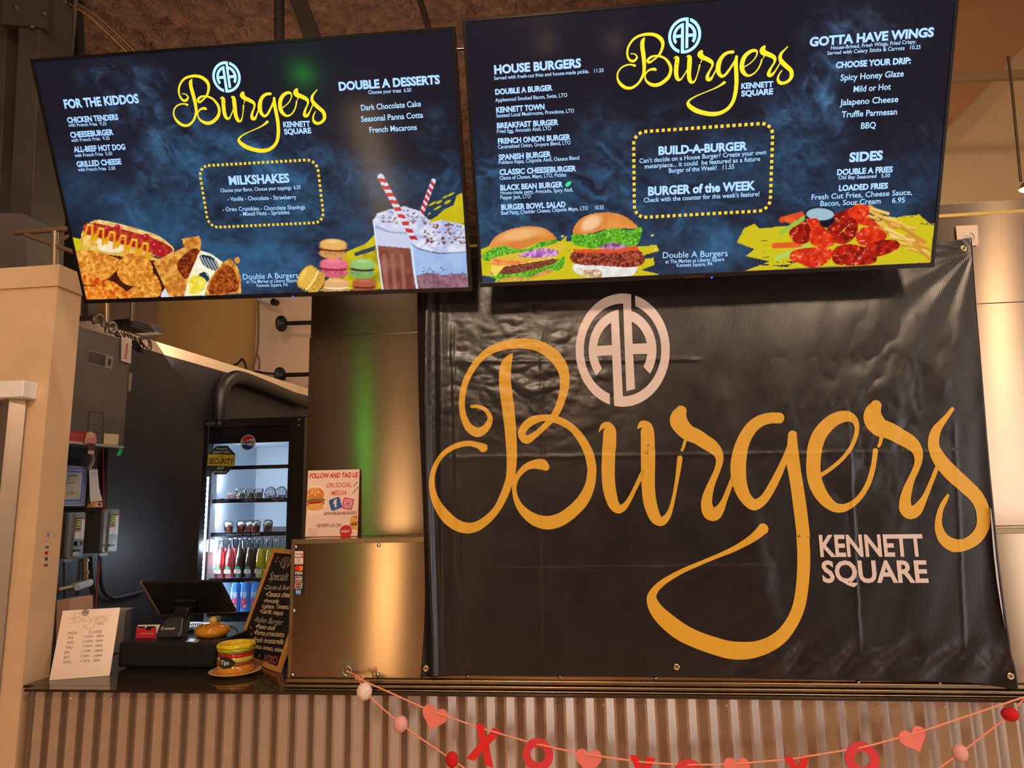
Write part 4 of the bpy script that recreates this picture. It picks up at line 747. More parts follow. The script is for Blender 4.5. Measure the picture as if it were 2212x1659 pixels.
# ================================================================ inside the stall, left wall
def heart(mb, F, x, y, s, rot, n0, n1, k=26):
    """solid heart centred on pixel x,y of frame F, s metres wide"""
    u0, v0 = F.uv(x, y); P = []
    for t in np.linspace(0, 2*pi, k, endpoint=False):
        a = 16*sin(t)**3/32*s; b = (13*cos(t)-5*cos(2*t)-2*cos(3*t)-cos(4*t)+2.4)/32*s; c, d = cos(radians(rot)), sin(radians(rot)); P.append((u0+a*c+b*d, v0-a*d+b*c))
    if n1 == n0: mb.uflat(F, P[::-1], n0)
    else: mb.slab(F, P[::-1], n0, n1)
def rr(u0, v0, u1, v1, r, k=5):
    P = []
    for cx_, cy_, a0 in [(u1-r, v1-r, 0), (u0+r, v1-r, 90), (u0+r, v0+r, 180), (u1-r, v0+r, 270)]:
        for i in range(k+1): w = radians(a0+90*i/k); P.append((cx_+r*cos(w), cy_+r*sin(w)))
    return P
def disc(mb, F, x, y, r, n, k=24, ry=None, px=True):
    u, v = F.uv(x, y, n) if px else (x, y); mb.uflat(F, [(u+r*cos(2*pi*i/k), v+(ry or r)*sin(2*pi*i/k)) for i in range(k)], n)
ppm = lambda F, x, y: abs(F.uv(x+1, y)[0]-F.uv(x, y)[0])
def pl(x0, y0, x1, y1): return [(x0, y1), (x1, y1), (x1, y0), (x0, y0)]
NC = .19; FC = FS.at(NC)
u1, vtop = FC.uv(283, 735); vbot = FC.uv(270, 967)[1]; u0 = u1-.45
cabm = M('grey_cabinet_steel', (112, 104, 100), .38, .35, nz=.12, nsc=6, bump=.05, bsc=80)
cab = thing('fire_suppression_cabinet', 'grey steel fire suppression cabinet high on the charcoal wall behind the cream pier', 'cabinet', FC.P(u0, vbot, -NC))
b = MB(); b.fbox(FC, u0, vbot, u1, vtop, -NC, -.012); b.obj('cabinet_body', cabm, cab, bevel=.004)
b = MB(); b.fbox(FC, u0, vbot+.006, u1, vtop-.003, -.011, 0); door = b.obj('cabinet_door', cabm, cab, bevel=.004)
b = MB(); b.fbox(FC, u0, vbot-.004, u1, vbot+.006, -.02, .004); b.obj('bottom_edge', M('bright_edge', (215, 210, 205), .3, .6), cab, bevel=.001)
MB().flat(FC, [(188, 784.6), (243, 798), (244.8, 769), (189.8, 755.3)], .0015).obj('name_plate', M('plate_grey', (150, 146, 140), .35, .5), door)
b = MB().flat(FC, [(190.5, 782.5), (227, 791.5), (228, 767), (191.5, 758)], .0022).obj('instruction_label', M('label_charcoal', (52, 50, 52), .4), door)
b = MB()
for i in range(6): text(b, FC, 'SYSTEM INSTRUCTION'[:18-i], 192.5, 762.5+i*3.7, 225-i*2.4, 770.5+i*3.7-i*.3, 1.6, 0, n=.0026)
b.obj('plate_lettering', M('plate_letters', (150, 148, 145), .5), door)
MB().flat(FC, [(234, 789), (239, 790), (240, 776), (235, 775)], .0024).obj('window_slot', blackp, door)
b = MB(); Q = [FC.uv(*p) for p in [(190, 931), (221.4, 935), (223.6, 891.4), (193, 888)]]
for i in range(4): p0, p1 = np.array(Q[i]), np.array(Q[(i+1) % 4]); e = nv(p1-p0); f = np.array([-e[1], e[0]])*.0016; b.slab(FC, [p0-f, p1-f, p1+f, p0+f], 0, .003)
b.obj('embossed_frame', cabm, door); b = MB(); text(b, FC, 'ANSUL', 193.5, 913, 220, 917.5, 8, .01, n=.003); b.obj('embossed_lettering', M('emboss_light', (150, 142, 138), .35, .4), door)
MB().flat(FC, [(150.4, 953), (186, 955.5), (189, 933.7), (151, 931)], .002).obj('red_label', M('label_red', (176, 36, 44), .5), door)
b = MB()
for i in range(5): text(b, FC, 'NOTICE INSPECT AND SERVICE', 152, 937+i*3.9, 184-i, 939.5+i*3.9, 1.5, 0, n=.0026)
b.obj('red_label_lettering', M('label_text_pale', (235, 190, 185), .5), door)
MB().flat(FC, [(223.6, 958.8), (255, 962), (257, 938.6), (224.6, 936)], .002).obj('cream_label', M('label_cream', (226, 208, 160), .5), door)
MB().pslab(FC, [(277, 845), (283, 845), (286, 806), (279, 805)], -.03, .004).obj('hinge', M('hinge_grey', (150, 148, 146), .3, .6), cab)
o = MB().pslab(FC.at(.004), [(263, 779.7), (282.6, 785.6), (285, 731.6), (264, 727.7)], 0, .006).obj('service_tag', M('tag_white', (226, 206, 196), .4)); tag(o, 'white rectangular service tag with red lettering on the upper corner of the grey cabinet', 'tag')
b = MB(); v_, f_ = tmesh('Hoopes', .02); s0_ = FC.uv(272, 775, .011); h_ = FC.uv(272, 741, .011)[1]-s0_[1]; k_ = h_/v_[:, 0].max(); b.add([FC.P(s0_[0]+.006-y*k_, s0_[1]+x*k_, .0115) for x, y in v_], f_); b.obj('tag_lettering', M('tag_red', (190, 40, 50), .5), o)
o = MB().pslab(FC.at(.004), [(252, 983), (259, 985), (266, 971), (259, 969)], 0, .002).obj('green_seal_tag', M('seal_green', (60, 205, 90), .4)); tag(o, 'small bright green plastic seal tag hanging from the bottom corner of the grey cabinet', 'tag')
mg = thing('ice_cream_magnet', 'pixelated melting ice cream magnet on the bottom edge of the grey cabinet', 'magnet', FC.px(197, 955, .006))
for nm, P, col in [('top_scoop', [(184, 955), (189, 963), (205, 965), (209, 952), (206, 937), (197, 932), (188, 935)], (222, 178, 150)), ('strawberry_band', [(188, 957), (190, 962), (207, 963), (208, 946), (189, 944)], (222, 138, 140)), ('chocolate_drip', [(189, 968), (196, 974), (204, 972), (207, 958), (189, 957)], (92, 48, 50)), ('cone_tip', [(191, 980), (204, 981), (203, 971), (193, 970)], (214, 178, 150))]:
    MB().pslab(FC, P, .005, {'top_scoop': .011, 'strawberry_band': .0125, 'chocolate_drip': .0135, 'cone_tip': .012}[nm]).obj(nm, M('magnet_'+nm, col, .6), mg, bevel=.001)
# pipes and wiring above and below the cabinet
rigid = M('rigid_conduit', (176, 150, 118), .35, .7, nz=.2, nsc=40)
def ftube(name, F, pts, n, r, mat, label=None, cat=None, parent=None, seg=8, sm=True):
    P = [F.px(x, y, n) for x, y in pts]
    if sm and len(P) > 2: P = list(crom(P, 6))
    o = MB().tube(P, r, seg).obj(name, mat, parent)
    if label: tag(o, label, cat)
    return o
ftube('conduit', FS, [(229, 640), (230, 655), (231, 718)], .10, .013, rigid, 'tan conduit rising from the top of the grey cabinet to the left screen', 'pipe')
ftube('conduit', FS, [(287, 640), (286, 655), (285, 694)], .05, .013, M('dull_pipe', (112, 92, 74), .4, .4), 'brown conduit behind the black recorder below the left screen', 'pipe')
ftube('elbow_fitting', FS, [(205, 700), (203, 688), (212, 680), (222, 690), (224, 706)], .12, .012, M('pewter', (120, 112, 102), .4, .6), 'grey elbow fitting on the top of the grey cabinet', 'fitting')
ftube('flexible_conduit', FS, [(233, 700), (243, 697), (250, 706), (247, 716), (238, 718)], .13, .010, M('flex_grey', (140, 130, 118), .4, .5), 'coiled grey flexible conduit on the cabinet top', 'conduit')
o = MB().pslab(FS, [(190, 640), (209, 640), (206, 692), (190, 690)], .02, .10).obj('dark_duct', M('dark_duct', (62, 56, 52), .5)); tag(o, 'dark grey duct stub just below the lower left corner of the left screen', 'duct')
o = MB().pslab(FS, [(160, 642), (180, 642), (188, 684), (160, 682)], .02, .06).obj('numbered_panel', M('panel_tan', (176, 132, 104), .5)); tag(o, 'tan panel with a black number 2 beside the cream pier', 'panel')
b = MB(); text(b, FS, '2', 166, 659, 171.5, 658, 6, .03, n=.061); b.obj('number', blackp, o)
zl = zw+vt
rec = thing('video_recorder', 'flat black video recorder lying on the white ledge below the left screen', 'electronics', onZ(300, 715, zl+.03))
Pq = [onZ(x, y, zl+.045) for x, y in [(243, 705), (313, 725), (352, 721), (283, 702)]]
MB().hexa(Pq, [p+np.array([0, 0, .04]) for p in Pq]).obj('recorder_case', M('recorder_black', (34, 31, 33), .35), rec, bevel=.003)
MB().hexa([p*.96+sum(Pq)/4*.04 - np.array([0, 0, .004]) for p in Pq], [p*.96+sum(Pq)/4*.04 for p in Pq]).obj('bottom_plate', M('recorder_bottom', (96, 90, 88), .35, .6), rec)
rs = random.Random(3); cabk = M('black_cable', (18, 17, 18), .45); tb = MB()
for i in range(16):
    x = 244+i*4+rs.uniform(-3, 3); y = 712+i*1.2; pts = [(x, y), (x+rs.uniform(0, 12), y+rs.uniform(8, 18)), (x+rs.uniform(8, 26), y+rs.uniform(16, 34)), (290+rs.uniform(-6, 22), 740+rs.uniform(-10, 20))]
    tb.tube(crom([FS.px(*p, .06+.005*i) for p in pts], 5), .0032, 6)
tag(tb.obj('cable_tangle', cabk, kind='stuff'), 'tangle of thin black cables under the black recorder', 'cables')
for i in range(3):
    a = [(308+14*cos(t)+rs.uniform(-1, 1)+i*3, 744+16*sin(t)+i*2) for t in np.linspace(0, 2*pi, 12)]
    tag(ftube('cable_loop', FS, a, .09+.01*i, .0026, cabk), ['rearmost', 'middle', 'foremost'][i]+' of three thin black cable loops dangling right of the grey cabinet top', 'cable', 'cable loops')
# certificate, calendar, toy truck, switch boxes
FW = FS
cf = thing('framed_certificate', 'certificate with blue scroll border in a black frame, half hidden by the cream pier', 'picture frame', FW.px(170, 1098, 0))
uR = FW.uv(193, 1050, .02)[0]; vT = FW.uv(191, 1003, .02)[1]; vB = FW.uv(194.5, 1098, .02)[1]; uL = uR-.34
MB().fbox(FW, uL, vB, uR, vT, 0, .012).obj('backing_board', blackm, cf)
for q0 in [(uL, vB, uR, vB+.014), (uL, vT-.014, uR, vT), (uL, vB+.014, uL+.014, vT-.014), (uR-.014, vB+.014, uR, vT-.014)]: MB().fbox(FW, *q0, .012, .022).obj('frame_rail', blackp, cf, bevel=.002)
cv = Canvas(FW, uL+.014, vB+.014, uR-.014, vT-.014, .0022, (206, 200, 196), n=.0135, pix=False)
w_, h_ = uR-uL-.028, vT-vB-.028; U_ = (cv.U-uL-.014); V_ = (cv.V-vB-.014); e_ = np.minimum(np.minimum(U_, w_-U_), np.minimum(V_, h_-V_))
wv = .0045*np.abs(np.sin(U_*150))+.0045*np.abs(np.sin(V_*150)); cv.put(((e_ > .006) & (e_ < .030+wv*.5)).astype(float), (96, 118, 190)); cv.put(((e_ > .012) & (e_ < .016+wv)).astype(float), (170, 180, 220), .8); cv.put((e_ > .036).astype(float), (190, 178, 160))
cp = cv.obj('certificate_paper', vcmat('print_matte', 0, .6), cf)
b = MB(); text(b, FW, 'Department', 146, 1030, 168.5, 1028.5, 4.2, 0, n=.0145); text(b, FW, 'S E', 144, 1039, 151, 1038.5, 5, .01, n=.0145); text(b, FW, 'FOOD FACILITY', 142, 1045, 166, 1044, 3, 0, n=.0145)
text(b, FW, 'John Smith'[:4]+' Wade', 143, 1067, 160, 1066, 3.4, 0, .4, n=.0145); b.obj('certificate_lettering', M('ink', (40, 36, 40), .6), cp)
o = MB(); ptsT = [FW.px(x, y, n) for x, y, n in [(192, 1014.5, .03), (211, 1015, .03)]]; L_ = crom([(192, 1015, .03), (193, 1040, .03), (194, 1065, .032), (196, 1084, .04)], 5); R_ = crom([(211, 1015, .03), (213, 1040, .032), (216, 1062, .04), (222, 1082, .065)], 5)
vs = []
for p, q_ in zip(L_, R_): vs += [FW.px(p[0], p[1], p[2]), FW.px(q_[0], q_[1], q_[2])]
o.add(vs, [(2*i, 2*i+1, 2*i+3, 2*i+2) for i in range(len(L_)-1)], True); o = o.obj('wall_calendar', M('paper', (216, 208, 206), .6)); tag(o, 'narrow white spiral calendar curling off the dark wall beside the certificate', 'calendar')
b = MB()
for i in range(9): b.tube([FW.px(193.5+i*2, 1012.5, .03), FW.px(193.5+i*2, 1016, .034)], .0008, 5)
b.obj('spiral_binding', chrome, o, kind='stuff')
b = MB(); text(b, FW, 'JANUARY', 201, 1024, 208, 1024, 2.2, .02, n=.034); b.obj('calendar_heading', M('tag_red', (190, 40, 50), .5), o)
grey = M('switch_grey', (128, 134, 136), .4, .1); wlab = M('label_white', (208, 204, 200), .5)
def switchbox(qx0, qx1, yt, yb, near, label, handle):
    n = .13; F = FS.at(n); a = F.uv(qx0, yb[0]); c = F.uv(qx1, yt[1]); a1 = min(F.uv(qx0, yb[0])[1], F.uv(qx1, yb[1])[1]); t1 = F.uv(qx0, yt[0])[1]; t1 = (t1+c[1])/2
    t = thing('safety_switch', label, 'electrical switch', F.P(a[0], a1, -n), 'grey safety switches')
    MB().slab(F, rr(a[0], a1, c[0], t1, .008), -n, -.02).obj('switch_body', M('switch_side', (74, 68, 66), .5), t)
    MB().slab(F, rr(a[0], a1, c[0], t1, .012), -.019, 0).obj('switch_cover', grey, t, bevel=.003)
    W_ = c[0]-a[0]; H_ = t1-a1; R = lambda f0, g0, f1, g1: pl(a[0]+W_*f0, a1+H_*g0, a[0]+W_*f1, a1+H_*g1)
    uf = lambda f0, g0, f1, g1, n_: [(a[0]+W_*f0, a1+H_*g0), (a[0]+W_*f1, a1+H_*g0), (a[0]+W_*f1, a1+H_*g1), (a[0]+W_*f0, a1+H_*g1)]
    MB().slab(F, uf(.30, .02, .68, .96, 0), 0, .006).obj('raised_panel', grey, t, bevel=.002)
    MB().uflat(F, uf(.34, .62, .68, .88, 0), .0072).obj('maker_label', M('label_black', (30, 34, 30), .4), t)
    for k, (s_, m_) in enumerate([(0, M('label_lime', (206, 206, 60), .4)), (.035, M('label_black', (30, 34, 30), .4)), (.07, M('label_lime', (206, 206, 60), .4)), (.105, M('label_black', (30, 34, 30), .4))]): MB().uflat(F, uf(.37+s_, .65+s_*.7, .65-s_, .85-s_*.7, 0), .0075+k*.0003).obj('emblem_square', m_, t)
    b = MB(); utext(b, F, 'D', a[0]+W_*.46, a1+H_*.72, W_*.1, H_*.07, .03, n=.009); b.obj('emblem_letter', wlab, t)
    MB().uflat(F, uf(.32, .42, .66, .60, 0), .0072).obj('warning_label', wlab, t); MB().uflat(F, uf(.32, .57, .66, .61, 0), .0076).obj('warning_stripe', M('label_red2', (200, 70, 80), .5), t)
    MB().uflat(F, uf(.74, .40, .97, .86, 0), .0012).obj('side_label', wlab, t); MB().uflat(F, uf(.74, .84, .97, .88, 0), .0016).obj('side_stripe', M('label_red2', (200, 70, 80), .5), t)
    MB().slab(F, uf(.30, .14, .68, .18, 0), .006, .016).obj('latch', blackp, t); MB().uflat(F, uf(.31, .07, .62, .13, 0), .0075).obj('rating_label', wlab, t)
    if handle: MB().slab(F, uf(.33, .27, .72, .36, 0), .006, .022).obj('padlock_latch', blackp, t, bevel=.002); MB().uflat(F, uf(.38, .28, .5, .35, 0), .0225).obj('padlock_sticker', M('label_blue', (120, 170, 235), .4), t)
    MB().slab(F, rr(a[0], a1-.016, a[0]+W_*.55, a1-.001, .006), -.02, -.012).obj('lower_flange', grey, t); return F, a, c, a1, t1
switchbox(143, 186, (1108, 1105.7), (1207, 1201.5), 0, 'left grey safety switch with a black padlock latch, beside the cream pier', True)
sw2 = switchbox(219.3, 258.7, (1099.3, 1100), (1194.8, 1190), 0, 'right grey safety switch with the toy truck standing on it', False)
tt = thing('toy_truck', 'tiny orange and pink toy food truck on top of the right grey switch box', 'toy', FS.px(209, 1098, .10)); Ft = FS.at(.11)
MB().pslab(Ft, [(204, 1096), (222, 1097), (222, 1085), (206, 1084)], -.03, 0).obj('truck_body', M('toy_pink', (226, 158, 128), .5), tt, bevel=.002); MB().pslab(Ft, [(197, 1097), (205, 1097), (206, 1088), (200, 1090)], -.03, 0).obj('truck_cab', M('toy_orange', (206, 130, 50), .5), tt, bevel=.002)
MB().flat(Ft, [(212, 1091), (218, 1091), (218, 1087), (212, 1087)], .0008).obj('serving_window', blackp, tt)
for x in (202, 217): MB().lathe(Ft.px(x, 1097, .001), [(0, .002), (.005, .002), (.006, 0), (.006, -.03)], 12, Ft.N).obj('wheel', blackp, tt)
redc = M('red_cable', (150, 40, 52), .5)
ftube('red_cable', FS, [(222, 968), (223, 1030), (224, 1098)], .03, .0045, redc, 'red cable running down from the grey cabinet to the right switch box', 'cable')
ftube('red_cable', FS, [(214, 1203), (211, 1250), (207, 1300), (206, 1330)], .05, .0045, redc, 'red cable hanging below the right switch box', 'cable')
ftube('black_cable', FS, [(138.5, 1212), (139, 1250), (139, 1300)], .06, .005, M('maroon_sheath', (60, 26, 34), .5), 'dark cable hanging below the left switch box', 'cable')
ftube('black_conduit', FS, [(233, 965), (229, 1020), (227, 1100)], .02, .014, darkwall, 'charcoal painted conduit between the grey cabinet and the right switch box', 'conduit')
ftube('black_conduit', FS, [(216, 1200), (219, 1256), (228, 1281), (244, 1291), (274, 1286), (312, 1276)], .03, .011, darkwall, 'charcoal painted conduit curving right below the right switch box', 'conduit')
ftube('white_hose', FS, [(198, 980), (200, 992), (196, 1005), (190, 1012)], .06, .011, M('hose_grey', (168, 160, 140), .5), 'pale ribbed hose below the ice cream magnet', 'hose')
ftube('black_conduit', FS, [(474, 930), (476, 870), (484, 832), (502, 817), (522, 817), (560, 830), (664, 872)], .06, .05, M('black_hose', (36, 34, 37), .38), 'thick black duct hose bending over behind the drinks fridge', 'duct')
lb = thing('conduit_fitting', 'oval grey conduit fitting with galvanised nipples below the switch boxes', 'pipe fitting', FS.px(182, 1263, .07))
ftube('threaded_nipple', FS, [(183.5, 1206), (183.5, 1228), (184, 1252)], .08, .014, rigid, parent=lb); ftube('coupling', FS, [(184, 1208), (184, 1213)], .08, .018, rigid, parent=lb); ftube('coupling', FS, [(184, 1233), (184, 1240)], .08, .018, rigid, parent=lb)
ftube('threaded_nipple', FS, [(165, 1266), (145, 1270), (124, 1275)], .08, .012, rigid, parent=lb); Fo = FS.at(.095); uo, vo = Fo.uv(182, 1263.5)
def stad(L, r, a, k=10): return [((L/2*(1 if abs(t) < 90 or t > 270 else -1)+r*cos(radians(t)))*cos(a)-(r*sin(radians(t)))*sin(a), (L/2*(1 if abs(t) < 90 or t > 270 else -1)+r*cos(radians(t)))*sin(a)+(r*sin(radians(t)))*cos(a)) for t in list(np.linspace(-89, 89, k))+list(np.linspace(91, 269, k))]
du = abs(Fo.uv(202, 1260)[0]-Fo.uv(162, 1266)[0]); MB().slab(Fo, [(uo+x, vo+y) for x, y in stad(du*.72, .017, .15)], -.04, 0).obj('oval_cover', M('light_grey_cast', (190, 196, 196), .4, .3), lb, bevel=.002); MB().slab(Fo, [(uo+x, vo+y) for x, y in stad(du*.5, .008, .15)], 0, .003).obj('cover_boss', M('light_grey_cast', (190, 196, 196), .4, .3), lb)
# far room bits
FF = Fr((0, 4.27, 0), (1, 0, 0), (0, 0, 1)); FG = Fr((0, 3.95, 0), (1, 0, 0), (0, 0, 1))
sc_ = thing('security_camera', 'small white bullet security camera hanging just below the left screen', 'camera', FF.px(590, 650, .1))
MB().tube([FF.px(560, 647, .02), FF.px(576, 648, .12)], .022, 12).obj('camera_mount', white, sc_); MB().tube([FF.px(572, 648, .14), FF.px(592, 653, .22)], [.032, .035], 16).obj('camera_barrel', white, sc_); MB().tube([FF.px(591, 652.5, .22), FF.px(598, 654.5, .25)], [.035, .028], 16).obj('camera_lens', blackp, sc_)
for (x, y, nm) in [(608, 699, 'upper'), (605, 810.5, 'lower')]:
    t = thing('pipe_shelf_rod', nm+' black iron pipe with round flange on the pale far wall', 'pipe', FG.px(x, y, 0)); a = FG.px(x, y, 0); b_ = FG.px(700, y-3, .1)
    MB().tube([a, b_], .02, 12).obj('iron_pipe', blackm, t); MB().lathe(a, [(0, -.012), (.075, -.01), (.075, .01), (.035, .015), (.03, .045), (0, .045)], 20, b_-a).obj('flange', blackm, t)
ftube('hanging_wire', FF, [(557, 645), (558, 700), (556, 752), (549, 785), (547, 802)], .03, .007, M('brown_wire', (110, 80, 60), .6), 'thin brown wire hanging down the corner of the far wall', 'wire')
ftube('hanging_wire', FF, [(556, 764), (560, 780), (559, 800)], .03, .007, M('brown_wire', (110, 80, 60), .6), 'short brown wire loop at the foot of the far wall corner', 'wire')
ftube('black_cable', FF, [(549, 802), (575, 806), (604, 808)], .05, .010, cabk, 'black cable running from the far corner to the lower pipe flange', 'cable')
ftube('black_cable', FF, [(472, 780), (488, 786), (500, 790), (512, 786), (520, 778), (524, 776), (530, 788), (532, 802)], .03, .010, cabk, 'black cable lump lying on the white ledge above the fridge', 'cable')
# ================================================================ drinks fridge
YFR = 1.8; FR_ = Fr((0, YFR, 0), (1, 0, 0), (0, 0, 1)); fx = lambda x, y=1000: float(FR_.uv(x, y)[0]); fz = lambda y, x=540: float(FR_.uv(x, y)[1])
fm = M('fridge_black', (24, 23, 27), .32); x0, x1 = fx(437), fx(656); zt_ = fz(901); fin = M('fridge_interior', (205, 214, 222), .5)
fg = thing('drinks_fridge', 'black glass door drinks fridge with lit shelves inside the stall', 'fridge', (x0*.5+x1*.5, YFR+.35, 0))
g0, g1 = fx(449), fx(622); gt, gb = fz(956), fz(1352); D_ = .60
for nm, a, b2 in [('side_panel', (x0, YFR+.045, 0), (x0+.02, YFR+D_+.06, zt_)), ('side_panel', (x1-.02, YFR+.045, 0), (x1, YFR+D_+.06, zt_)), ('top_panel', (x0+.02, YFR+.045, zt_-.03), (x1-.02, YFR+D_+.06, zt_)), ('back_panel', (x0+.02, YFR+D_+.04, 0), (x1-.02, YFR+D_+.06, zt_-.03)), ('lower_housing', (x0+.02, YFR+.05, 0), (x1-.02, YFR+D_, gb-.05))]: MB().box(a, b2).obj(nm, fm, fg, bevel=.003)
for nm, a, b2 in [('liner_back', (g0-.02, YFR+D_, gb-.05), (g1+.04, YFR+D_+.03, gt+.02)), ('liner_side', (x0+.021, YFR+.06, gb-.05), (x0+.03, YFR+D_, gt+.02)), ('liner_side', (x1-.03, YFR+.06, gb-.05), (x1-.021, YFR+D_, gt+.02)), ('liner_top', (x0+.03, YFR+.06, gt+.02), (x1-.03, YFR+D_, gt+.03)), ('liner_floor', (x0+.03, YFR+.06, gb-.05), (x1-.03, YFR+D_, gb-.03))]: MB().box(a, b2).obj(nm, fin, fg)
dr = []
for nm, a, b2 in [('door_stile', (x0, YFR, .12), (g0-.003, YFR+.04, zt_-.01)), ('door_stile', (g1, YFR, .12), (x1-.001, YFR+.044, zt_-.01)), ('door_header', (g0-.003, YFR, fz(922)), (g1, YFR+.04, zt_-.01)), ('door_rail', (g0-.003, YFR, .12), (g1, YFR+.04, gb))]: MB().box(a, b2).obj(nm, fm, fg, bevel=.003)
MB().box((g0-.003, YFR+.014, gt), (g1, YFR+.03, fz(922))).obj('light_box', M('fridge_lightbox', (22, 24, 34), .15), fg)
MB().box((g0-.003, YFR+.018, gb), (g1, YFR+.022, gt)).obj('door_glass', glassmat('fridge_glass', (.93, .96, 1), .03), fg)
MB().box((fx(455), YFR+.062, fz(1012)), (x1-.032, YFR+.10, fz(1004))).obj('air_grille', M('grille_dark', (20, 24, 30), .3), fg)
ledm = M('led_white', (225, 240, 255), .4, emit=30)
stp = MB().box((fx(443, 1180)-.006, YFR-.006, fz(1325)), (fx(443, 1180)+.006, YFR-.0005, fz(1028))).obj('led_strip', M('led_backing', (200, 215, 230), .4, emit=.6), fg)
for i in range(26): y = 1030+i*11.4; MB().ell((fx(443, 1180), YFR-.008, fz(y)), (.0055, .003, .0055), 8, 6).obj('led', ledm, fg)
point('fridge_led_light', (fx(443, 1180)-.03, YFR-.06, fz(1180)), (.72, .86, 1), 3.2, .04)
for z_, p_ in [(fz(1030), 3.0), (fz(1110), 2.6), (fz(1200), 2.8), (fz(1290), 2.4)]:
    area('fridge_inside_light', (g0+.01, YFR+.10, z_), (g0+.30, YFR+.36, z_), .03, .12, (.80, .90, 1), p_*.6)
shz = []
for y in (1084, 1158, 1259.6, 1334):
    z_ = fz(y); shz.append(z_); MB().box((x0+.032, YFR+.10, z_-.004), (x1-.032, YFR+D_-.01, z_)).obj('shelf', M('shelf_wire', (190, 205, 215), .4, .2), fg); MB().box((x0+.034, YFR+.07, z_-.004), (x1-.034, YFR+.095, fz(y-7.5))).obj('price_rail', M('price_rail', (26, 34, 42), .3), fg)
FI = FR_.at(-.069)
def ftext(F, L, mat, par, nm='lettering', n=.001):
    for s, a0, b0, a1, b1, h, bo, *shr in L:
        b = MB(); text(b, F, s, a0, b0, a1, b1, h, bo, shr[0] if shr else 0, n=n); b.obj(nm, mat, par)
chalkw = M('chalk_white', (225, 235, 240), .6)
ftext(FI, [('Chocolate Cake $6.50', 490, 1157, 561, 1155.5, 4.6, .006, .2), ('Jarritos  $3', 525, 1259, 570, 1258.4, 4.6, .006, .2)], chalkw, fg, 'rail_lettering')
for x, y, rx, ry in [(481, 1081.5, .026, .012), (537, 1080.5, .026, .014), (601, 1079, .027, .013)]: b = MB(); disc(b, FI, x, y, rx, .0015, ry=ry); b.obj('oval_tag', M('price_rail2', (44, 58, 68), .4), fg)
ftext(FI, [('Panna Cotta', 467, 1083.5, 494, 1082.5, 3.6, .006, .2), ('Cookie', 528, 1078, 543, 1077.5, 3.2, 0, .2), ('butter mousse', 523, 1082.4, 553, 1081.5, 3, 0, .2), ('cup', 533, 1087, 541, 1087, 2.8, 0, .2), ('$ 6.50', 595, 1075, 608, 1074.5, 3, 0, .2), ('Macarons', 589, 1081, 613, 1080, 3.6, .006, .2)], chalkw, fg, 'tag_lettering', .003)
# bottles
Yb = YFR+.16
def bottle(loc, liq, label):
    g = thing('soda_bottle', label, 'bottle', (0, 0, 0), 'soda bottles on the third fridge shelf'); r = .0265
    MB().lathe((0, 0, 0), [(0, 0), (r, .002), (r, .115), (r*.9, .14), (.016, .185), (.0125, .215), (.0125, .236)], 16).obj('bottle_glass', glassmat('bottle_glass', (.92, .95, .96), .04), g)
    MB().lathe((0, 0, 0), [(0, .004), (r*.93, .006), (r*.93, .115), (r*.84, .14), (.014, .178), (0, .179)], 16).obj('soda', liq, g)
    MB().lathe((0, 0, .233), [(.0135, 0), (.0135, .008), (0, .009)], 12).obj('cap', M('cap_silver', (200, 190, 190), .35, .6), g)
    Fb = Fr((0, -r-.0012, 0), (1, 0, 0), (0, 0, 1)); lbm = M('soda_label_white', (226, 220, 214), .5)
    lb_ = MB().uflat(Fb, [(-.02, .040), (.02, .040), (.02, .058), (.012, .064), (-.012, .064), (-.02, .058)], 0).obj('bottle_label', lbm, g)
    for (x, z_) in [(-.008, .071), (.002, .074), (.009, .069)]: MB().uflat(Fb, [(x+.008*cos(t), z_+.008*sin(t)) for t in np.linspace(0, 2*pi, 9)[:-1]], .0004).obj('label_leaves', M('label_green', (30, 110, 70), .5), lb_)
    b = MB(); utext(b, Fb, 'JARRITOS', -.018, .043, .036, .006, .01, n=.0004); b.obj('label_lettering', M('label_ink', (120, 110, 90), .5), lb_); MB().uflat(Fb, [(-.01, .052), (.012, .052), (.012, .060), (-.01, .060)], .0004).obj('label_patch', M('label_orange', (226, 110, 60), .5), lb_)
    g.location = loc; return g
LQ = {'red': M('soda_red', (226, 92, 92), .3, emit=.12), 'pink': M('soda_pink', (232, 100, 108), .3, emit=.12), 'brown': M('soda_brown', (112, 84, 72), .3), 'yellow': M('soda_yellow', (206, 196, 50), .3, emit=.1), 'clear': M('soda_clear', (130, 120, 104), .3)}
def plane_x(x, Y, y=1210): return float(onY(x, y, Y)[0])
names = ['leftmost red soda bottle in the front row of the fridge shelf', 'pink soda bottle second from left in the front row', 'brown soda bottle third from left in the front row', 'brown soda bottle fourth from left in the front row, label showing', 'yellow soda bottle fifth from left in the front row', 'yellow soda bottle partly behind the chalkboard in the front row']
base = {}
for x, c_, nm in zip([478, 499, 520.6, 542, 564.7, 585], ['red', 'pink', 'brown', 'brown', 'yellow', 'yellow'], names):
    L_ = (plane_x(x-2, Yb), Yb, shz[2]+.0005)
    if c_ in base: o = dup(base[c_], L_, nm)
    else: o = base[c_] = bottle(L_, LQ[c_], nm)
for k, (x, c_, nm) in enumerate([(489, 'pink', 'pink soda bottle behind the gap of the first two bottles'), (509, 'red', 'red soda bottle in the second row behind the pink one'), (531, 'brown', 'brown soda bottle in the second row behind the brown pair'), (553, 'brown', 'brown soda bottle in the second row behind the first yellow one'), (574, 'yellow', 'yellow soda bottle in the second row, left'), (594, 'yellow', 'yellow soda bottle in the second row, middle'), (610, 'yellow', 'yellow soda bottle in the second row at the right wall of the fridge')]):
    dup(base[c_], (plane_x(x-2, Yb+.085), Yb+.085, shz[2]+.0005), nm)
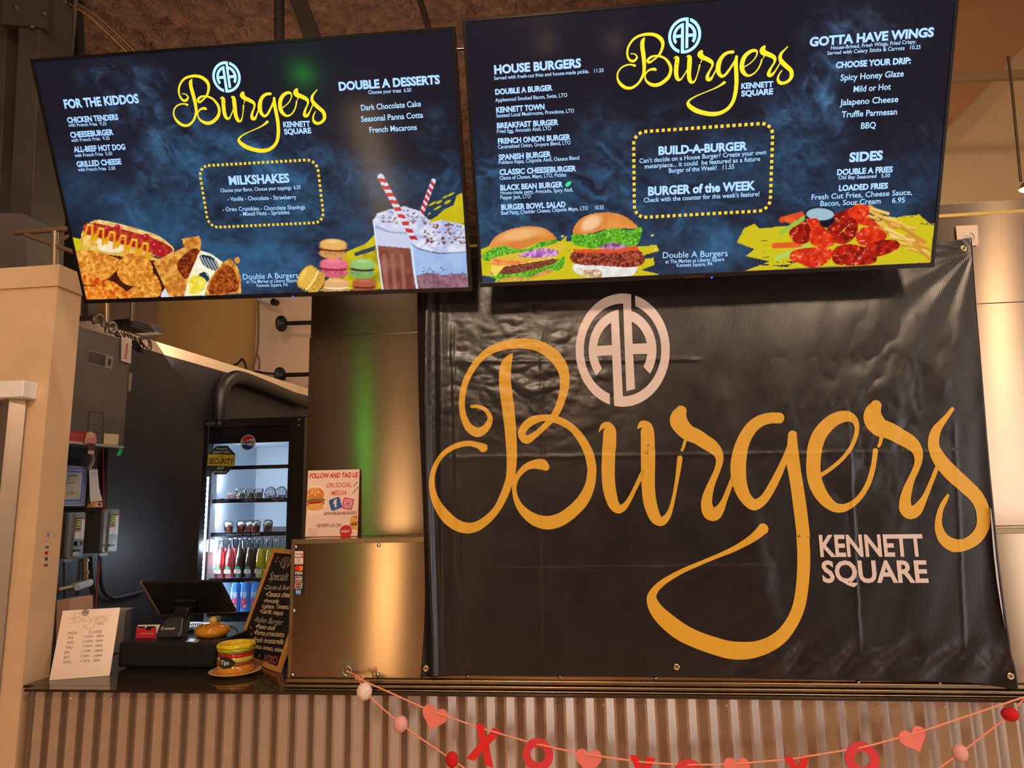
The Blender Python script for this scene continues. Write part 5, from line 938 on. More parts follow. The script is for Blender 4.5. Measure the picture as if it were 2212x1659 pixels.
def water(loc, label):
    g = thing('water_bottle', label, 'bottle', (0, 0, 0), 'blue water bottles on the lowest fridge shelf'); 
    def sq(r, z_): return [(x, y, z_) for x, y in [(r, r*.6), (r*.6, r), (-r*.6, r), (-r, r*.6), (-r, -r*.6), (-r*.6, -r), (r*.6, -r), (r, -r*.6)]]
    b = MB(); P = [sq(.024, 0), sq(.025, .01), sq(.025, .14), sq(.021, .165), sq(.012, .178), sq(.012, .188)]; vs = [p for r_ in P for p in r_]; b.add(vs, [(i*8+k, i*8+(k+1) % 8, (i+1)*8+(k+1) % 8, (i+1)*8+k) for i in range(5) for k in range(8)]+[tuple(range(8))])
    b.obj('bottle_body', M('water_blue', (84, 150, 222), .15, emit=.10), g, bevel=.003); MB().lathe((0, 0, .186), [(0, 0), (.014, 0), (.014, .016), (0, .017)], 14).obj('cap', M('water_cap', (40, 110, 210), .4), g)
    Fb = Fr((0, -.0257, 0), (1, 0, 0), (0, 0, 1)); MB().uflat(Fb, [(-.016, .03), (.018, .03), (.018, .09), (-.016, .09)], 0).obj('flower_label', M('label_magenta', (196, 60, 140), .5), g)
    b = MB(); utext(b, Fb, 'FIJI', -.02, .096, .038, .026, .01, n=.0006); b.obj('bottle_lettering', white, g); disc(b := MB(), Fb, .008, .042, .009, .0008, px=False); b.obj('label_badge', wlab, g); disc(b := MB(), Fb, -.002, .066, .006, .0008, px=False); b.obj('flower_centre', M('flower_gold', (226, 190, 70), .5), g); g.location = loc; return g
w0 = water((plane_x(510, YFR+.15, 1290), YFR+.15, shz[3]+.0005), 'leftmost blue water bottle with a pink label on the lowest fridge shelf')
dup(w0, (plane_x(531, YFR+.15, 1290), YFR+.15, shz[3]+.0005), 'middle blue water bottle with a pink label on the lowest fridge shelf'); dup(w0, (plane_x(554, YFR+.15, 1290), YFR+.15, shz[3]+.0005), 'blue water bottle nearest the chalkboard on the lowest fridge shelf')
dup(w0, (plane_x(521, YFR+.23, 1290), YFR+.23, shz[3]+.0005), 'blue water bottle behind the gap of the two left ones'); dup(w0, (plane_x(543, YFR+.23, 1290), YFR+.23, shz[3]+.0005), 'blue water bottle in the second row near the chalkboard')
pcup = glassmat('cup_plastic', (.95, .95, .96), .08)
def cup(loc, body, top, label, grp, h=.062, r=.028, dome=True):
    g = thing('dessert_cup', label, 'cup', (0, 0, 0), grp)
    MB().lathe((0, 0, 0), [(0, 0), (r*.8, .001), (r, h)], 16).obj('cup_wall', pcup, g); MB().lathe((0, 0, 0), [(0, .002), (r*.76, .003), (r*.93, h*.72), (0, h*.74)], 16).obj('filling', body, g)
    if dome: MB().ell((.003, 0, h*.86), (r*.75, r*.75, .014), 12, 8).obj('cream_swirl', top, g)
    MB().lathe((0, 0, h), [(r*1.05, -.003), (r*1.05, 0), (r*.7, .018), (0, .02)] if dome else [(r*1.05, -.003), (r*1.05, .002), (0, .004)], 16).obj('lid', pcup, g); g.location = loc; return g
chm = M('mousse_brown', (122, 88, 82), .5); crm = M('cream_white', (236, 228, 196), .5)
c0 = None
for x, nm in [(494, 'leftmost chocolate cake cup on the second fridge shelf'), (512, 'second chocolate cake cup from the left'), (531, 'middle chocolate cake cup topped with cream'), (553, 'chocolate cake cup above the right end of the orange tray'), (579, 'rightmost chocolate cake cup beside the clear clamshell')]:
    L_ = (plane_x(x, YFR+.15, 1130), YFR+.15+(.05 if x in (512, 531) else 0), shz[1]+.006)
    c0 = dup(c0, L_, nm) if c0 else cup(L_, chm, crm, nm, 'chocolate cake cups on the second fridge shelf')
o = MB().box((plane_x(474, YFR+.11, 1148), YFR+.11, shz[1]+.0005), (plane_x(578, YFR+.11, 1148), YFR+.24, shz[1]+.005)).obj('orange_tray', M('tray_orange', (232, 110, 84), .4), bevel=.001); tag(o, 'thin orange tray under the chocolate cake cups', 'tray')
cl = thing('clear_clamshell', 'clear plastic clamshell box at the right end of the second fridge shelf', 'container', (plane_x(598, YFR+.15, 1140), YFR+.15, shz[1])); xa, xb = plane_x(579, YFR+.12, 1140), plane_x(618, YFR+.12, 1140)
MB().hexa([(xa, YFR+.12, shz[1]+.001), (xb, YFR+.12, shz[1]+.001), (xb, YFR+.24, shz[1]+.001), (xa, YFR+.24, shz[1]+.001)], [(xa+.01, YFR+.13, shz[1]+.045), (xb, YFR+.13, shz[1]+.045), (xb, YFR+.23, shz[1]+.045), (xa+.01, YFR+.23, shz[1]+.045)]).obj('clamshell_body', M('cloudy_plastic', (150, 150, 156), .2, alpha=.55), cl); Fk = Fr((0, YFR+.118, 0), (1, 0, 0), (0, 0, 1)); disc(b := MB(), Fk, 594, 1142, .010, .001); b.obj('round_sticker', white, cl)
c1 = None
for x, nm in [(520, 'leftmost cream dessert cup on the top fridge shelf'), (540, 'second cream dessert cup on the top fridge shelf'), (558, 'third cream dessert cup on the top fridge shelf')]:
    L_ = (plane_x(x, YFR+.14, 1060), YFR+.14, shz[0]+.0005); c1 = dup(c1, L_, nm) if c1 else cup(L_, M('panna', (232, 222, 196), .5), crm, nm, 'cream dessert cups on the top fridge shelf', .075, .030, False)
o = MB().box((plane_x(493, YFR+.14, 1060), YFR+.13, shz[0]+.0005), (plane_x(511, YFR+.14, 1060), YFR+.2, fz(1063))).obj('brown_carton', M('carton_brown', (112, 84, 88), .5), bevel=.003); tag(o, 'small brown carton left of the cream dessert cups', 'box')
for i, (x, col, nm) in enumerate([(583, (226, 216, 196), 'clear bag of pale macarons on the top fridge shelf'), (606, (208, 132, 150), 'clear bag of pink macarons against the right side of the top fridge shelf')]):
    t = thing('macaron_bag', nm, 'bag', (plane_x(x, YFR+.15, 1065), YFR+.15, shz[0]), 'macaron bags'); X_ = plane_x(x, YFR+.15, 1065)
    b = MB(); b.ell((X_, YFR+.16, shz[0]+.045), (.036, .03, .044), 14, 10); b.obj('clear_bag', glassmat('bag_film', (.9, .92, .95), .22, .12), t)
    for k in range(4): MB().ell((X_-.02+.014*k, YFR+.15+.01*(k % 2), shz[0]+.014+.016*(k % 2)), (.013, .013, .009), 12, 8).obj('macaron', M('macaron_%d' % i, col, .5), t)
# stickers on the door
def octo(F, x, y, r, n, k=8, rot=22.5): u, v = F.uv(x, y, n); return [(u+r*cos(radians(rot+45*i)), v+r*sin(radians(rot+45*i))) for i in range(k)]
s_ = ppm(FR_, 478, 990)
o = MB().slab(FR_, octo(FR_, 478, 993.8, 31.5*s_, .001), .0005, .002).obj('security_sign', M('sign_teal', (40, 54, 58), .4)); tag(o, 'octagonal security sticker with a yellow band on the fridge door', 'sign')
b = MB(); b.flat(FR_, [(448, 1005.5), (505.5, 1007), (506.5, 982.5), (450, 981)], .0026); b.obj('yellow_band', M('sign_yellow', (206, 180, 60), .4), o)
ftext(FR_, [('SECURITY', 450.5, 1002, 504, 1003, 12.5, .02)], M('sign_black', (26, 24, 22), .4), o, 'sign_lettering', .0032); ftext(FR_, [('VIDEO', 471, 988, 484, 988, 2.6, 0)], M('sign_black', (26, 24, 22), .4), o, 'sign_lettering', .0032)
ftext(FR_, [('Protected By', 467, 970.8, 492, 971.6, 3.8, .01), ('NIGHT OWL', 460, 979, 497, 979.5, 4.8, .01), ('24/7', 468, 1014, 484, 1014.5, 5.6, .02, .2), ('Surveillance', 461, 1020.6, 490, 1021, 3.8, .01)], M('sign_pale', (205, 210, 210), .4), o, 'sign_lettering', .0026)
o = thing('cola_sticker', 'round red white and blue cola sticker at the top of the fridge glass', 'sticker', FR_.px(536, 956, 0)); r_ = 16*ppm(FR_, 536, 956); u_, v_ = FR_.uv(536, 956)
b = MB(); b.slab(FR_, [(u_+r_*cos(t), v_+r_*sin(t)) for t in np.linspace(0, 2*pi, 33)[:-1]], -.0003, .002); b.obj('sticker_disc', M('sticker_white', (225, 222, 220), .4), o)
def band(top):
    rr_ = r_*.9; a = np.linspace(22, 158, 18) if top else np.linspace(-158, -22, 18); P = [(u_+rr_*cos(radians(t)), v_+rr_*sin(radians(t))) for t in a]; e0, e1 = P[-1], P[0]; W_ = [(e0[0]+(e1[0]-e0[0])*k/12, e0[1]+(e1[1]-e0[1])*k/12+(.10*r_)*sin(k/12*2*pi)*(-1)) for k in range(1, 12)]; return P+W_
MB().uflat(FR_, band(True), .0028).obj('red_field', M('sticker_red', (205, 34, 44), .4), o); MB().uflat(FR_, band(False), .0028).obj('blue_field', M('sticker_blue', (24, 60, 150), .4), o)
ftext(FR_, [('PEPSI', 523.5, 958.8, 548.5, 958.2, 6, .03)], M('sign_black', (26, 24, 22), .4), o, 'sticker_lettering', .0034)
disc(b := MB(), FR_, 474, 914, 4.2*ppm(FR_, 474, 914), .001); b.obj('door_lock', M('lock_brass', (150, 140, 100), .4, .6), fg); disc(b := MB(), FR_, 455, 915, 11*ppm(FR_, 455, 915), .0008, ry=4*ppm(FR_, 455, 915)); b.obj('maker_badge', M('badge_grey', (70, 70, 76), .4), fg)
for y in (906.5, 918): disc(b := MB(), FR_, 646, y, 2.6*ppm(FR_, 646, y), -.001); MB().ell(FR_.px(646, y, .001), (.006, .004, .006), 10, 6).obj('hinge_bolt', chrome, fg)
# ================================================================ counter top things, left
FSg, sw_, sh_ = rect3((106, 1470), (236.8, 1459.7), (135.4, 1319), ZC+.0005); acr = M('sign_card', (226, 196, 176), .25)
hs = thing('hours_sign', 'white acrylic opening hours sign leaning on the counter at the far left', 'sign', FSg.O)
sw2_ = sw_
MB().slab(FSg, [(0, 0), (sw_, 0), (sw_, sh_), (0, sh_)], -.0035, 0).obj('sign_panel', acr, hs, bevel=.0008)
MB().hexa([tuple(FSg.O+FSg.U*a_+np.array([-FSg.U[1], FSg.U[0], 0])*b_) for a_, b_ in [(.004, .003), (sw_-.004, .003), (sw_-.004, .05), (.004, .05)]], [tuple(FSg.O+FSg.U*a_+np.array([-FSg.U[1], FSg.U[0], 0])*b_+np.array([0, 0, .003])) for a_, b_ in [(.004, .003), (sw_-.004, .003), (sw_-.004, .05), (.004, .05)]]).obj('sign_foot', glassmat('acrylic_clear', (.9, .9, .9), .1), hs)
ink = M('sign_ink', (96, 84, 78), .5); z6 = lambda x, y: (x/2.865, 1080+y/2.865)
for a_, b_, (x0_, y0_), (x1_, y1_), (x2_, y2_), (x3_, y3_) in [('MON', 'CLOSED', (418, 832), (475, 830), (547, 825), (627, 822)), ('TUE', '11AM - 9PM', (415, 862), (452, 860), (520, 853), (637, 850)), ('WED', '11AM - 9PM', (410, 892), (457, 889), (513, 883), (633, 880)), ('THU', '11AM - 9PM', (405, 921), (447, 919), (510, 912), (629, 910)), ('FRI', '11AM - 10PM', (400, 952), (427, 950), (503, 943), (632, 940)), ('SAT', '11AM - 10PM', (393, 982), (430, 980), (498, 974), (627, 971)), ('SUN', '11AM - 7PM', (388, 1012), (435, 1010), (495, 1004), (615, 1001))]:
    ftext(FSg, [(a_, *z6(x0_, y0_), *z6(x1_, y1_), 5.4, -.004), (b_, *z6(x2_, y2_), *z6(x3_, y3_), 5.4, -.004)], ink, hs, 'hours_lettering')
logo(FSg, z6(422, 745), z6(672, 740), z6(480, 696), z6(560, 799), hs, M('sign_gold', (206, 170, 128), .4), n=.0008, emb=(z6(506, 697), z6(551, 697), z6(528, 678), z6(528, 718)), embmat=ink)
ftext(FSg, [('KENNETT', *z6(600, 763), *z6(640, 762), 1.8, 0), ('SQUARE', *z6(600, 771), *z6(640, 770), 1.8, 0)], ink, hs, 'place_lettering')
o = MB().pslab(Fr((0, .42, 0), (1, 0, 0), (0, 0, 1)), [(120, 1421), (150, 1421), (152, 1295), (122, 1297)], -.12, 0).obj('carton', M('carton_pink', (205, 160, 134), .6), bevel=.002); tag(o, 'pinkish cardboard carton behind the hours sign next to the pier', 'box')
# stack of clear lids
lidm = M('clear_lid_plastic', (190, 180, 168), .2, alpha=.03)
YL_ = float(onZ(275, 1405, ZC)[1]); Fl = Fr((0, YL_, 0), (1, 0, 0), (0, 0, 1))
stk = thing('nested_containers', 'nested row of clear plastic containers standing right of the hours sign', 'containers', (float(Fl.uv(272, 1400)[0]), YL_, ZC))
for i in range(13):
    x = 258+i*2.5; u_, vt_ = Fl.uv(x, 1313); v0_ = ZC+.001; m = MB()
    m.add([(u_, YL_-.05, v0_), (u_, YL_+.0, v0_), (u_+.002, YL_+.0, vt_), (u_+.002, YL_-.03, vt_), (u_+.001, YL_-.05, vt_-.02)], [(0, 1, 2, 3, 4)]); o = m.obj('clear_container', lidm, stk)
    MB().tube([(u_, YL_-.05, v0_+.001), (u_+.001, YL_-.05, vt_-.02), (u_+.0015, YL_-.044, vt_-.006), (u_+.002, YL_-.03, vt_), (u_+.002, YL_+.0, vt_)], .0008, 5).obj('rim', M('clear_rim', (190, 176, 160), .15, spec=.8, alpha=.6), o)
# cash drawer
A0 = onZ(253.5, 1446, ZC); A1 = onZ(464, 1446.5, ZC); vz = float(onY(360, 1388, A0[1])[2]); A1[1] = A0[1]
cdw = thing('cash_drawer', 'black cash drawer carrying the register terminal on the counter', 'cash drawer', (A0+A1)/2)
Yd_ = float(onZ(380, 1343, vz)[1]); Yd_ = min(max(Yd_, A0[1]+.22), A0[1]+.45)
MB().box((A0[0], A0[1]+.004, ZC+.006), (A1[0], Yd_, vz)).obj('drawer_case', M('drawer_black', (26, 25, 27), .4, bump=.03, bsc=200), cdw, bevel=.003)
MB().box((A0[0]+.002, A0[1], ZC+.012), (A1[0]-.002, A0[1]+.004, vz-.003)).obj('drawer_front', M('drawer_black2', (24, 23, 25), .45), cdw, bevel=.0015)
for x, y in [(A0[0]+.02, A0[1]+.03), (A1[0]-.02, A0[1]+.03), (A0[0]+.02, Yd_-.03), (A1[0]-.02, Yd_-.03)]: MB().lathe((x, y, ZC+.0003), [(0, 0), (.009, 0), (.009, .006), (0, .006)], 12).obj('rubber_foot', blackm, cdw)
pos = thing('register_terminal', 'black point of sale terminal seen from behind on the cash drawer', 'cash register', (A0[0]*.45+A1[0]*.55, A0[1]+.14, vz))
Yt = A0[1]+.15; O_ = onY(400, 1295, Yt); Ft_ = Fr(O_, (1, -.10, .0), (.0, -.55, 1.))
Qs = [(346, 1328), (508.5, 1322.5), (474, 1255.5), (305, 1258)]
MB().pslab(Ft_, Qs, -.012, 0).obj('display_housing', M('terminal_black', (24, 24, 28), .3), pos, bevel=.004)
q = [Ft_.uv(x, y, -.006) for x, y in Qs]; cen = sum(np.array(p) for p in q)/4; MB().slab(Ft_, [tuple(np.array(p)+(np.array(p)-cen)*.03) for p in q], -.012, -.005).obj('display_rim', M('terminal_rim_highlight', (196, 160, 126), .3, .6), pos, bevel=.0015)  # tan rim colour stands in for the highlight along the top edge
MB().pslab(Ft_, [(375, 1320), (420, 1320), (423, 1298), (376, 1298)], 0, .016).obj('hinge_block', M('terminal_black', (24, 24, 28), .3), pos, bevel=.003)
yn = A0[1]+.10; Fn = Fr((0, yn, 0), (1, 0, 0), (0, 0, 1))
MB().pslab(Fn, [(371, 1340), (400, 1340), (409, 1312), (378, 1310)], -.05, -.01).obj('stand_neck', M('terminal_black', (24, 24, 28), .3), pos, bevel=.006)
zb_ = vz+.0005; lo = [onZ(337, 1379, zb_), onZ(392, 1377, zb_)]; Yf = lo[0][1]
F5 = Fr((0, Yf, zb_), (1, 0, 0), (0, .45, 1)); P5 = [(336, 1378), (391, 1376), (397, 1332), (370, 1331), (356, 1338), (342, 1360)]
MB().pslab(F5, P5, -.05, 0).obj('stand_base', M('stand_charcoal', (44, 42, 44), .4), pos, bevel=.006)
b = MB(); text(b, F5, 'toast', 355, 1360.5, 377.5, 1359.5, 5.4, .012, n=.0022); b.obj('maker_lettering', M('letter_pale', (225, 205, 190), .4), pos)
b = MB(); P = [F5.uv(x, y, .0022) for x, y in [(348, 1360), (352.5, 1360), (353.5, 1355), (349.5, 1354.6)]]
for i in range(4): p0, p1 = np.array(P[i]), np.array(P[(i+1) % 4]); e = nv(p1-p0); f = np.array([-e[1], e[0]])*.0007; b.uflat(F5, [p0-f, p1-f, p1+f, p0+f], .0022)
b.obj('maker_emblem', M('letter_pale', (225, 205, 190), .4), pos); disc(b := MB(), F5, 388.5, 1369, .0055, .0022, ry=.007); b.obj('ring_mark', M('ring_grey', (170, 165, 160), .4), pos); disc(b := MB(), F5, 388.5, 1369, .0042, .0028, ry=.0056); b.obj('ring_inner', M('stand_charcoal', (44, 42, 44), .4), pos)
Fh = Fr((0, float(onZ(315, 1379, zb_)[1]), zb_), (1, 0, 0), (0, .2, 1))
ch = thing('card_holder', 'red card holder with white and black cards on the cash drawer', 'card holder', Fh.px(315, 1378, 0)); MB().pslab(Fh, [(293, 1378), (336, 1378), (337, 1356), (328, 1356), (325, 1361), (316, 1361), (312, 1356), (294.5, 1356)], -.003, 0).obj('holder_pocket', M('holder_red', (188, 36, 40), .45), ch)
MB().pslab(Fh, [(296, 1376), (334, 1376), (346, 1349), (298, 1350)], -.006, -.0035).obj('white_card', M('card_white', (214, 200, 190), .5), ch); MB().pslab(Fh, [(297, 1376), (333, 1376), (336, 1352.5), (299, 1353)], -.0034, -.0031).obj('black_card', blackp, ch); ftext(Fh, [('DOORDASH', 303, 1369.5, 331, 1369.5, 2.2, 0)], M('letter_pale2', (230, 180, 175), .5), ch, 'holder_lettering')
disc(b := MB(), Fh, 315, 1354, .0035, -.0028); b.obj('card_emblem', M('letter_pale', (225, 205, 190), .4), ch)
bl = thing('bun_lid', 'glossy orange ceramic burger bun lid with a pickle knob on the cash drawer', 'lid', onZ(458, 1379, zb_)); bc = onZ(458, 1374, zb_)+np.array([0, 0, .0]); kb = 35/1500*(bc[1]+2.2)
bunm = M('glazed_bun', (214, 146, 44), .08, nz=.12, nsc=9, rgb2=(190, 116, 28), coat=.5)
MB().lathe(bc, [(0, .002), (kb*.8, .001), (kb*.86, .006), (kb, .014), (kb*.98, .024), (kb*.8, .036), (kb*.45, .043), (0, .044)], 32).obj('bun_dome', bunm, bl); MB().lathe(bc, [(0, 0), (kb*.78, .0003), (kb*.82, .006), (0, .006)], 32).obj('unglazed_rim', M('unglazed', (226, 190, 150), .5), bl)
kc = bc+np.array([.002, 0, .052]); MB().lathe(kc, [(0, -.008), (.0125, -.008), (.0135, 0), (.0125, .008), (0, .009)], 20, (.25, -1, .2)).obj('knob_slice', M('pickle_tan', (196, 158, 96), .3), bl)
for k in range(5): MB().lathe(kc+np.array([.0035, .002+.0035*k, 0]), [(.0128, -.0016), (.0136, 0), (.0128, .0016)], 20, (.25, -1, .2)).obj('pickle_ridge', M('pickle_green', (150, 150, 50), .3), bl)
o = MB().pslab(Fr((0, float(onZ(424, 1378, zb_)[1]), zb_), (1, 0, 0), (0, 1, .02)), [(400, 1385), (427, 1386.5), (432, 1381), (412, 1379)], .0005, .003).obj('payment_card', M('card_teal', (165, 186, 182), .35), bevel=.0008); tag(o, 'pale teal card lying at the front edge of the cash drawer', 'card')
F6 = Fr((0, float(onZ(430, 1366, zb_)[1]), zb_), (1, 0, 0), (0, .5, 1)); hh = thing('handheld_reader', 'handheld card reader with pale side lying behind the bun lid', 'card reader', F6.px(430, 1366, 0))
MB().pslab(F6, [(392, 1375), (438, 1372), (446, 1352), (394, 1356)], -.02, -.008).obj('reader_body', blackp, hh, bevel=.003); MB().pslab(F6, [(393, 1361), (440, 1359), (446, 1352), (394, 1355)], -.0079, -.002).obj('reader_side', M('reader_pale', (160, 178, 172), .35), hh, bevel=.001)
b = MB()
for k in range(14): x = 396+k*4.1; b.pslab(F6, [(x, 1351.5), (x+2, 1351.5), (x+3.2, 1346.5), (x+1.2, 1346.5)], -.03, -.028)
o = b.obj('receipt_teeth', M('teeth_metal', (190, 185, 180), .3, .6), hh, kind='stuff')
ftube('power_cable', Fn.at(-.1), [(486, 1354), (500, 1353), (511, 1360), (517, 1376), (516, 1400)], .02, .0028, cabk, 'black cable draped over the right edge of the cash drawer', 'cable')
# tip jar
pc = onZ(508, 1457, ZC+.0005); D0 = float(-(RM.T @ (pc-CAM))[2]); pr = 54.5/1500*D0; jr = 37/1500*D0
pt = thing('saucer', 'patterned tan saucer under the burger tip jar', 'plate', pc); MB().lathe(pc, [(0, .003), (pr*.45, .003), (pr*.5, .0), (pr*.6, .0), (pr*.7, .006), (pr*.97, .0125), (pr, .014), (pr*.97, .0155), (pr*.68, .009), (pr*.55, .006), (0, .0055)], 40).obj('saucer_dish', M('saucer_glaze', (226, 178, 120), .18), pt)
for k in range(26):
    w = 2*pi*k/26; rr_ = pr*.83; p = pc+np.array([rr_*cos(w), rr_*sin(w), .0132]); e = np.array([-sin(w), cos(w), 0])*.0016; f = np.array([cos(w), sin(w), .22])*.0065; g_ = e*(2 if k % 2 else -2)
    MB().add([p-e-f, p+e-f, p+e+f+g_, p-e+f+g_], [(0, 1, 2, 3)]).obj('painted_fleck', M('fleck_brown', (110, 76, 44), .4), pt)
tj = thing('tip_jar', 'ceramic burger shaped tip jar standing on the saucer', 'tip jar', pc+np.array([0, 0, .006])); z0_ = .0065; J = lambda prof: [(r*jr, h+z0_) for r, h in prof]
MB().lathe(pc, J([(0, .0), (.90, .0), (1.0, .006), (1.04, .016), (1.02, .024), (.96, .029)]), 40).obj('bottom_bun', bunm, tj)
wb = lambda a, b2, k: (lambda i, w: (a*sin(k*w), b2*sin(k*w+i)))
MB().lathe(pc, J([(.93, .027), (1.02, .030), (1.02, .036), (.94, .039)]), 48, wob=wb(.001, .0016, 9)).obj('bacon_layer', M('glaze_maroon', (150, 66, 40), .15), tj)
MB().lathe(pc, J([(.93, .037), (1.0, .040), (1.0, .050), (.93, .053)]), 48, wob=wb(.0008, .0012, 7)).obj('lettuce_layer', M('glaze_olive', (196, 182, 70), .15), tj)
MB().lathe(pc, J([(.92, .052), (.985, .054), (.985, .061), (.92, .063)]), 40).obj('tomato_layer', M('glaze_red', (212, 28, 30), .12), tj)
MB().lathe(pc, J([(.92, .062), (1.0, .063), (1.0, .068), (.93, .070)]), 48, wob=wb(.0008, .001, 8)).obj('patty_layer', M('glaze_brown', (150, 84, 56), .2), tj)
MB().lathe(pc, J([(.94, .068), (1.04, .069), (1.05, .076), (1.0, .080)]), 56, wob=wb(.0015, .0022, 11)).obj('upper_lettuce', M('glaze_green', (168, 180, 46), .15), tj)
MB().lathe(pc, J([(.98, .077), (1.08, .079), (1.09, .086), (1.02, .091), (.90, .090), (.86, .08), (.84, .02), (0, .018)]), 56, wob=lambda i, w: (.001*sin(9*w), .0016*sin(7*w) if i < 3 else 0)).obj('cheese_rim', M('glaze_yellow', (226, 190, 30), .10, coat=.4), tj)
Fj = Fr(pc+np.array([0, -jr*1.06, 0]), (1, .18, 0), (.0, 0, 1)); tgp = MB().pslab(Fj, [(474, 1441), (485, 1444), (498, 1442), (509, 1432), (500, 1424), (489, 1420), (476, 1418)], .0, .002).obj('chalk_tag', M('chalk_black', (20, 20, 22), .5), tj)
b = MB(); text(b, Fj, 'Tips', 476.5, 1436, 494.5, 1436.5, 9, .006, .1, n=.0026); b.obj('tag_lettering', M('chalk_text', (236, 226, 215), .6), tgp)
# chalkboard
FK, kw, kh = rect3((506, 1416), (600, 1453), (590.5, 1184.4), ZC+.0008)
ck = thing('chalkboard', 'wood framed chalkboard listing specials, standing on the counter against the steel box', 'chalkboard', FK.O)
wood = M('pine_frame', (214, 150, 76), .45, nz=.15, nsc=5, stretch=(1, 1, .1)); fw = .016
MB().slab(FK, [(fw, fw), (kw-fw, fw), (kw-fw, kh-fw), (fw, kh-fw)], -.008, -.003).obj('slate_panel', M('slate', (24, 22, 24), .6), ck)
for q0 in [(0, 0, kw, fw), (0, kh-fw, kw, kh), (0, fw, fw, kh-fw), (kw-fw, fw, kw, kh-fw)]: MB().fbox(FK, *q0, -.012, .002).obj('frame_rail', wood, ck, bevel=.001)
Fbk = Fr(FK.P(0, 0, -.10)*np.array([1, 1, 0])+np.array([0, 0, ZC+.0008]), FK.U, FK.P(0, kh, -.015)-(FK.P(0, 0, -.10)*np.array([1, 1, 0])+np.array([0, 0, ZC+.0008])))
hb = np.linalg.norm(FK.P(0, kh, -.015)-Fbk.O)
for q0 in [(0, 0, fw, hb-.004), (kw-fw, 0, kw, hb-.004), (fw, 0, kw-fw, fw)]: MB().fbox(Fbk, *q0, -.008, 0).obj('rear_leg_rail', wood, ck)
zk = lambda x, y: (400+x/4.147, 1100+y/4.147); tan_ = M('chalk_cream', (250, 224, 170), .7); dim = M('chalk_dim', (210, 192, 180), .7); pk = M('chalk_pink', (240, 116, 98), .7)
ftext(FK, [('Specials', *zk(745, 632), *zk(912, 640), 14, -.006, .25), ('-Chorizo & Beef', *zk(700, 720), *zk(935, 724), 8.5, 0, .2), ('-Italian Burger', *zk(612, 1005), *zk(868, 1040), 10, -.004, .2)], dim, ck, 'chalk_lettering', -.0022)
ftext(FK, [('•Oaxaca chee', *zk(716, 782), *zk(935, 790), 9.5, .012, .15), ('•Avocado', *zk(700, 836), *zk(832, 843), 8, .01, .15), ('•Lettuce, Tomato,', *zk(680, 885), *zk(925, 895), 8, .01, .15), ('•Garlic mayo', *zk(665, 930), *zk(872, 952), 8.5, .01, .15), ('•Pesto aioli', *zk(626, 1066), *zk(800, 1086), 8.5, .01, .15), ('•Parma prosciutto', *zk(612, 1122), *zk(882, 1146), 9, .008, .15), ('•Fresh mozzarella', *zk(595, 1186), *zk(875, 1210), 9, .008, .15), ('lettuce, tomato, onion', *zk(600, 1240), *zk(865, 1282), 8, .004, .15)], tan_, ck, 'chalk_lettering', -.0022)
ftext(FK, [('XOXO', *zk(690, 1362), *zk(812, 1386), 13, -.004)], pk, ck, 'chalk_lettering', -.0022)
for x, y, s_ in [(825, 437, .011), (805, 468, .009), (835, 470, .008), (582, 1062, .011), (588, 1120, .011), (545, 1175, .010), (657, 1318, .014)]: b = MB(); heart(b, FK, *zk(x, y), s_, 15, -.0022, -.0022); b.obj('chalk_heart', pk, ck)
ue, ve = FK.uv(*zk(893, 478)); ra = 9.5*ppm(FK, 600, 1215); rv = 12*abs(FK.uv(606, 1216)[1]-FK.uv(606, 1215)[1])
b = MB(); b.tube([FK.P(ue+ra*cos(t), ve+rv*sin(t), -.0022) for t in np.linspace(0, 2*pi, 30)], .0007, 4); b.tube([FK.P(ue-ra*.75, ve-rv*.6, -.0022), FK.P(ue-ra*.3, ve+rv*.8, -.0022), FK.P(ue-ra*.05, ve-rv*1.1, -.0022)], .0006, 4); b.tube([FK.P(ue+ra*.05, ve-rv*1., -.0022), FK.P(ue+ra*.2, ve+rv*.9, -.0022), FK.P(ue+ra*.8, ve-rv*.6, -.0022)], .0006, 4); b.obj('chalk_emblem', tan_, ck)
# ================================================================ decals on pier and box
FX = Fr((XL, 0, 0), (0, 1, 0), (0, 0, 1))
pd_ = thing('payment_decal', 'faded strip of card payment decals on the side of the cream pier', 'sticker', FX.px(101, 1225, .0005))
for x, y, w, h, c_ in [(104, 1155, 5, 9, (120, 130, 160)), (101.5, 1167, 8, 5, (205, 170, 150)), (102, 1182, 7, 4.5, (60, 70, 130)), (102, 1194.5, 4.5, 7, (214, 70, 40)), (99, 1194.5, 4.5, 7, (196, 40, 30)), (100, 1207, 6, 8, (50, 70, 140)), (99, 1221, 8, 6, (120, 80, 80))]:
    MB().flat(FX, [(x-w/2, y+h/2), (x+w/2, y+h/2-.4), (x+w/2, y-h/2), (x-w/2, y-h/2+.4)], .0008).obj('decal', M('decal_%d_%d_%d' % c_, c_, .4), pd_)
ps = thing('card_logo_strip', 'black strip of payment card logos at the upper left corner of the steel box', 'sticker', FB.px(645, 1286, .001)); zq = lambda x, y: (600+x/4.147, 1120+y/4.147)
def qf(x0, y0, x1, y1, col, nm, n=.0012, sk=0): return MB().flat(FB, [zq(x0-sk, y1), zq(x1-sk, y1), zq(x1, y0), zq(x0, y0)], n).obj(nm, M('print_%d_%d_%d' % col, col, .35), ps)
MB().flat(FB, [zq(133, 688), zq(235, 688), zq(240, 285), zq(146, 285)], .0006).obj('strip_backing', M('strip_black', (22, 20, 22), .3), ps)
pw = (222, 196, 186); qf(152, 292, 228, 345, pw, 'card_logo'); qf(150, 352, 228, 410, pw, 'card_logo'); qf(210, 325, 228, 345, (226, 90, 60), 'card_logo', .0016, -6)
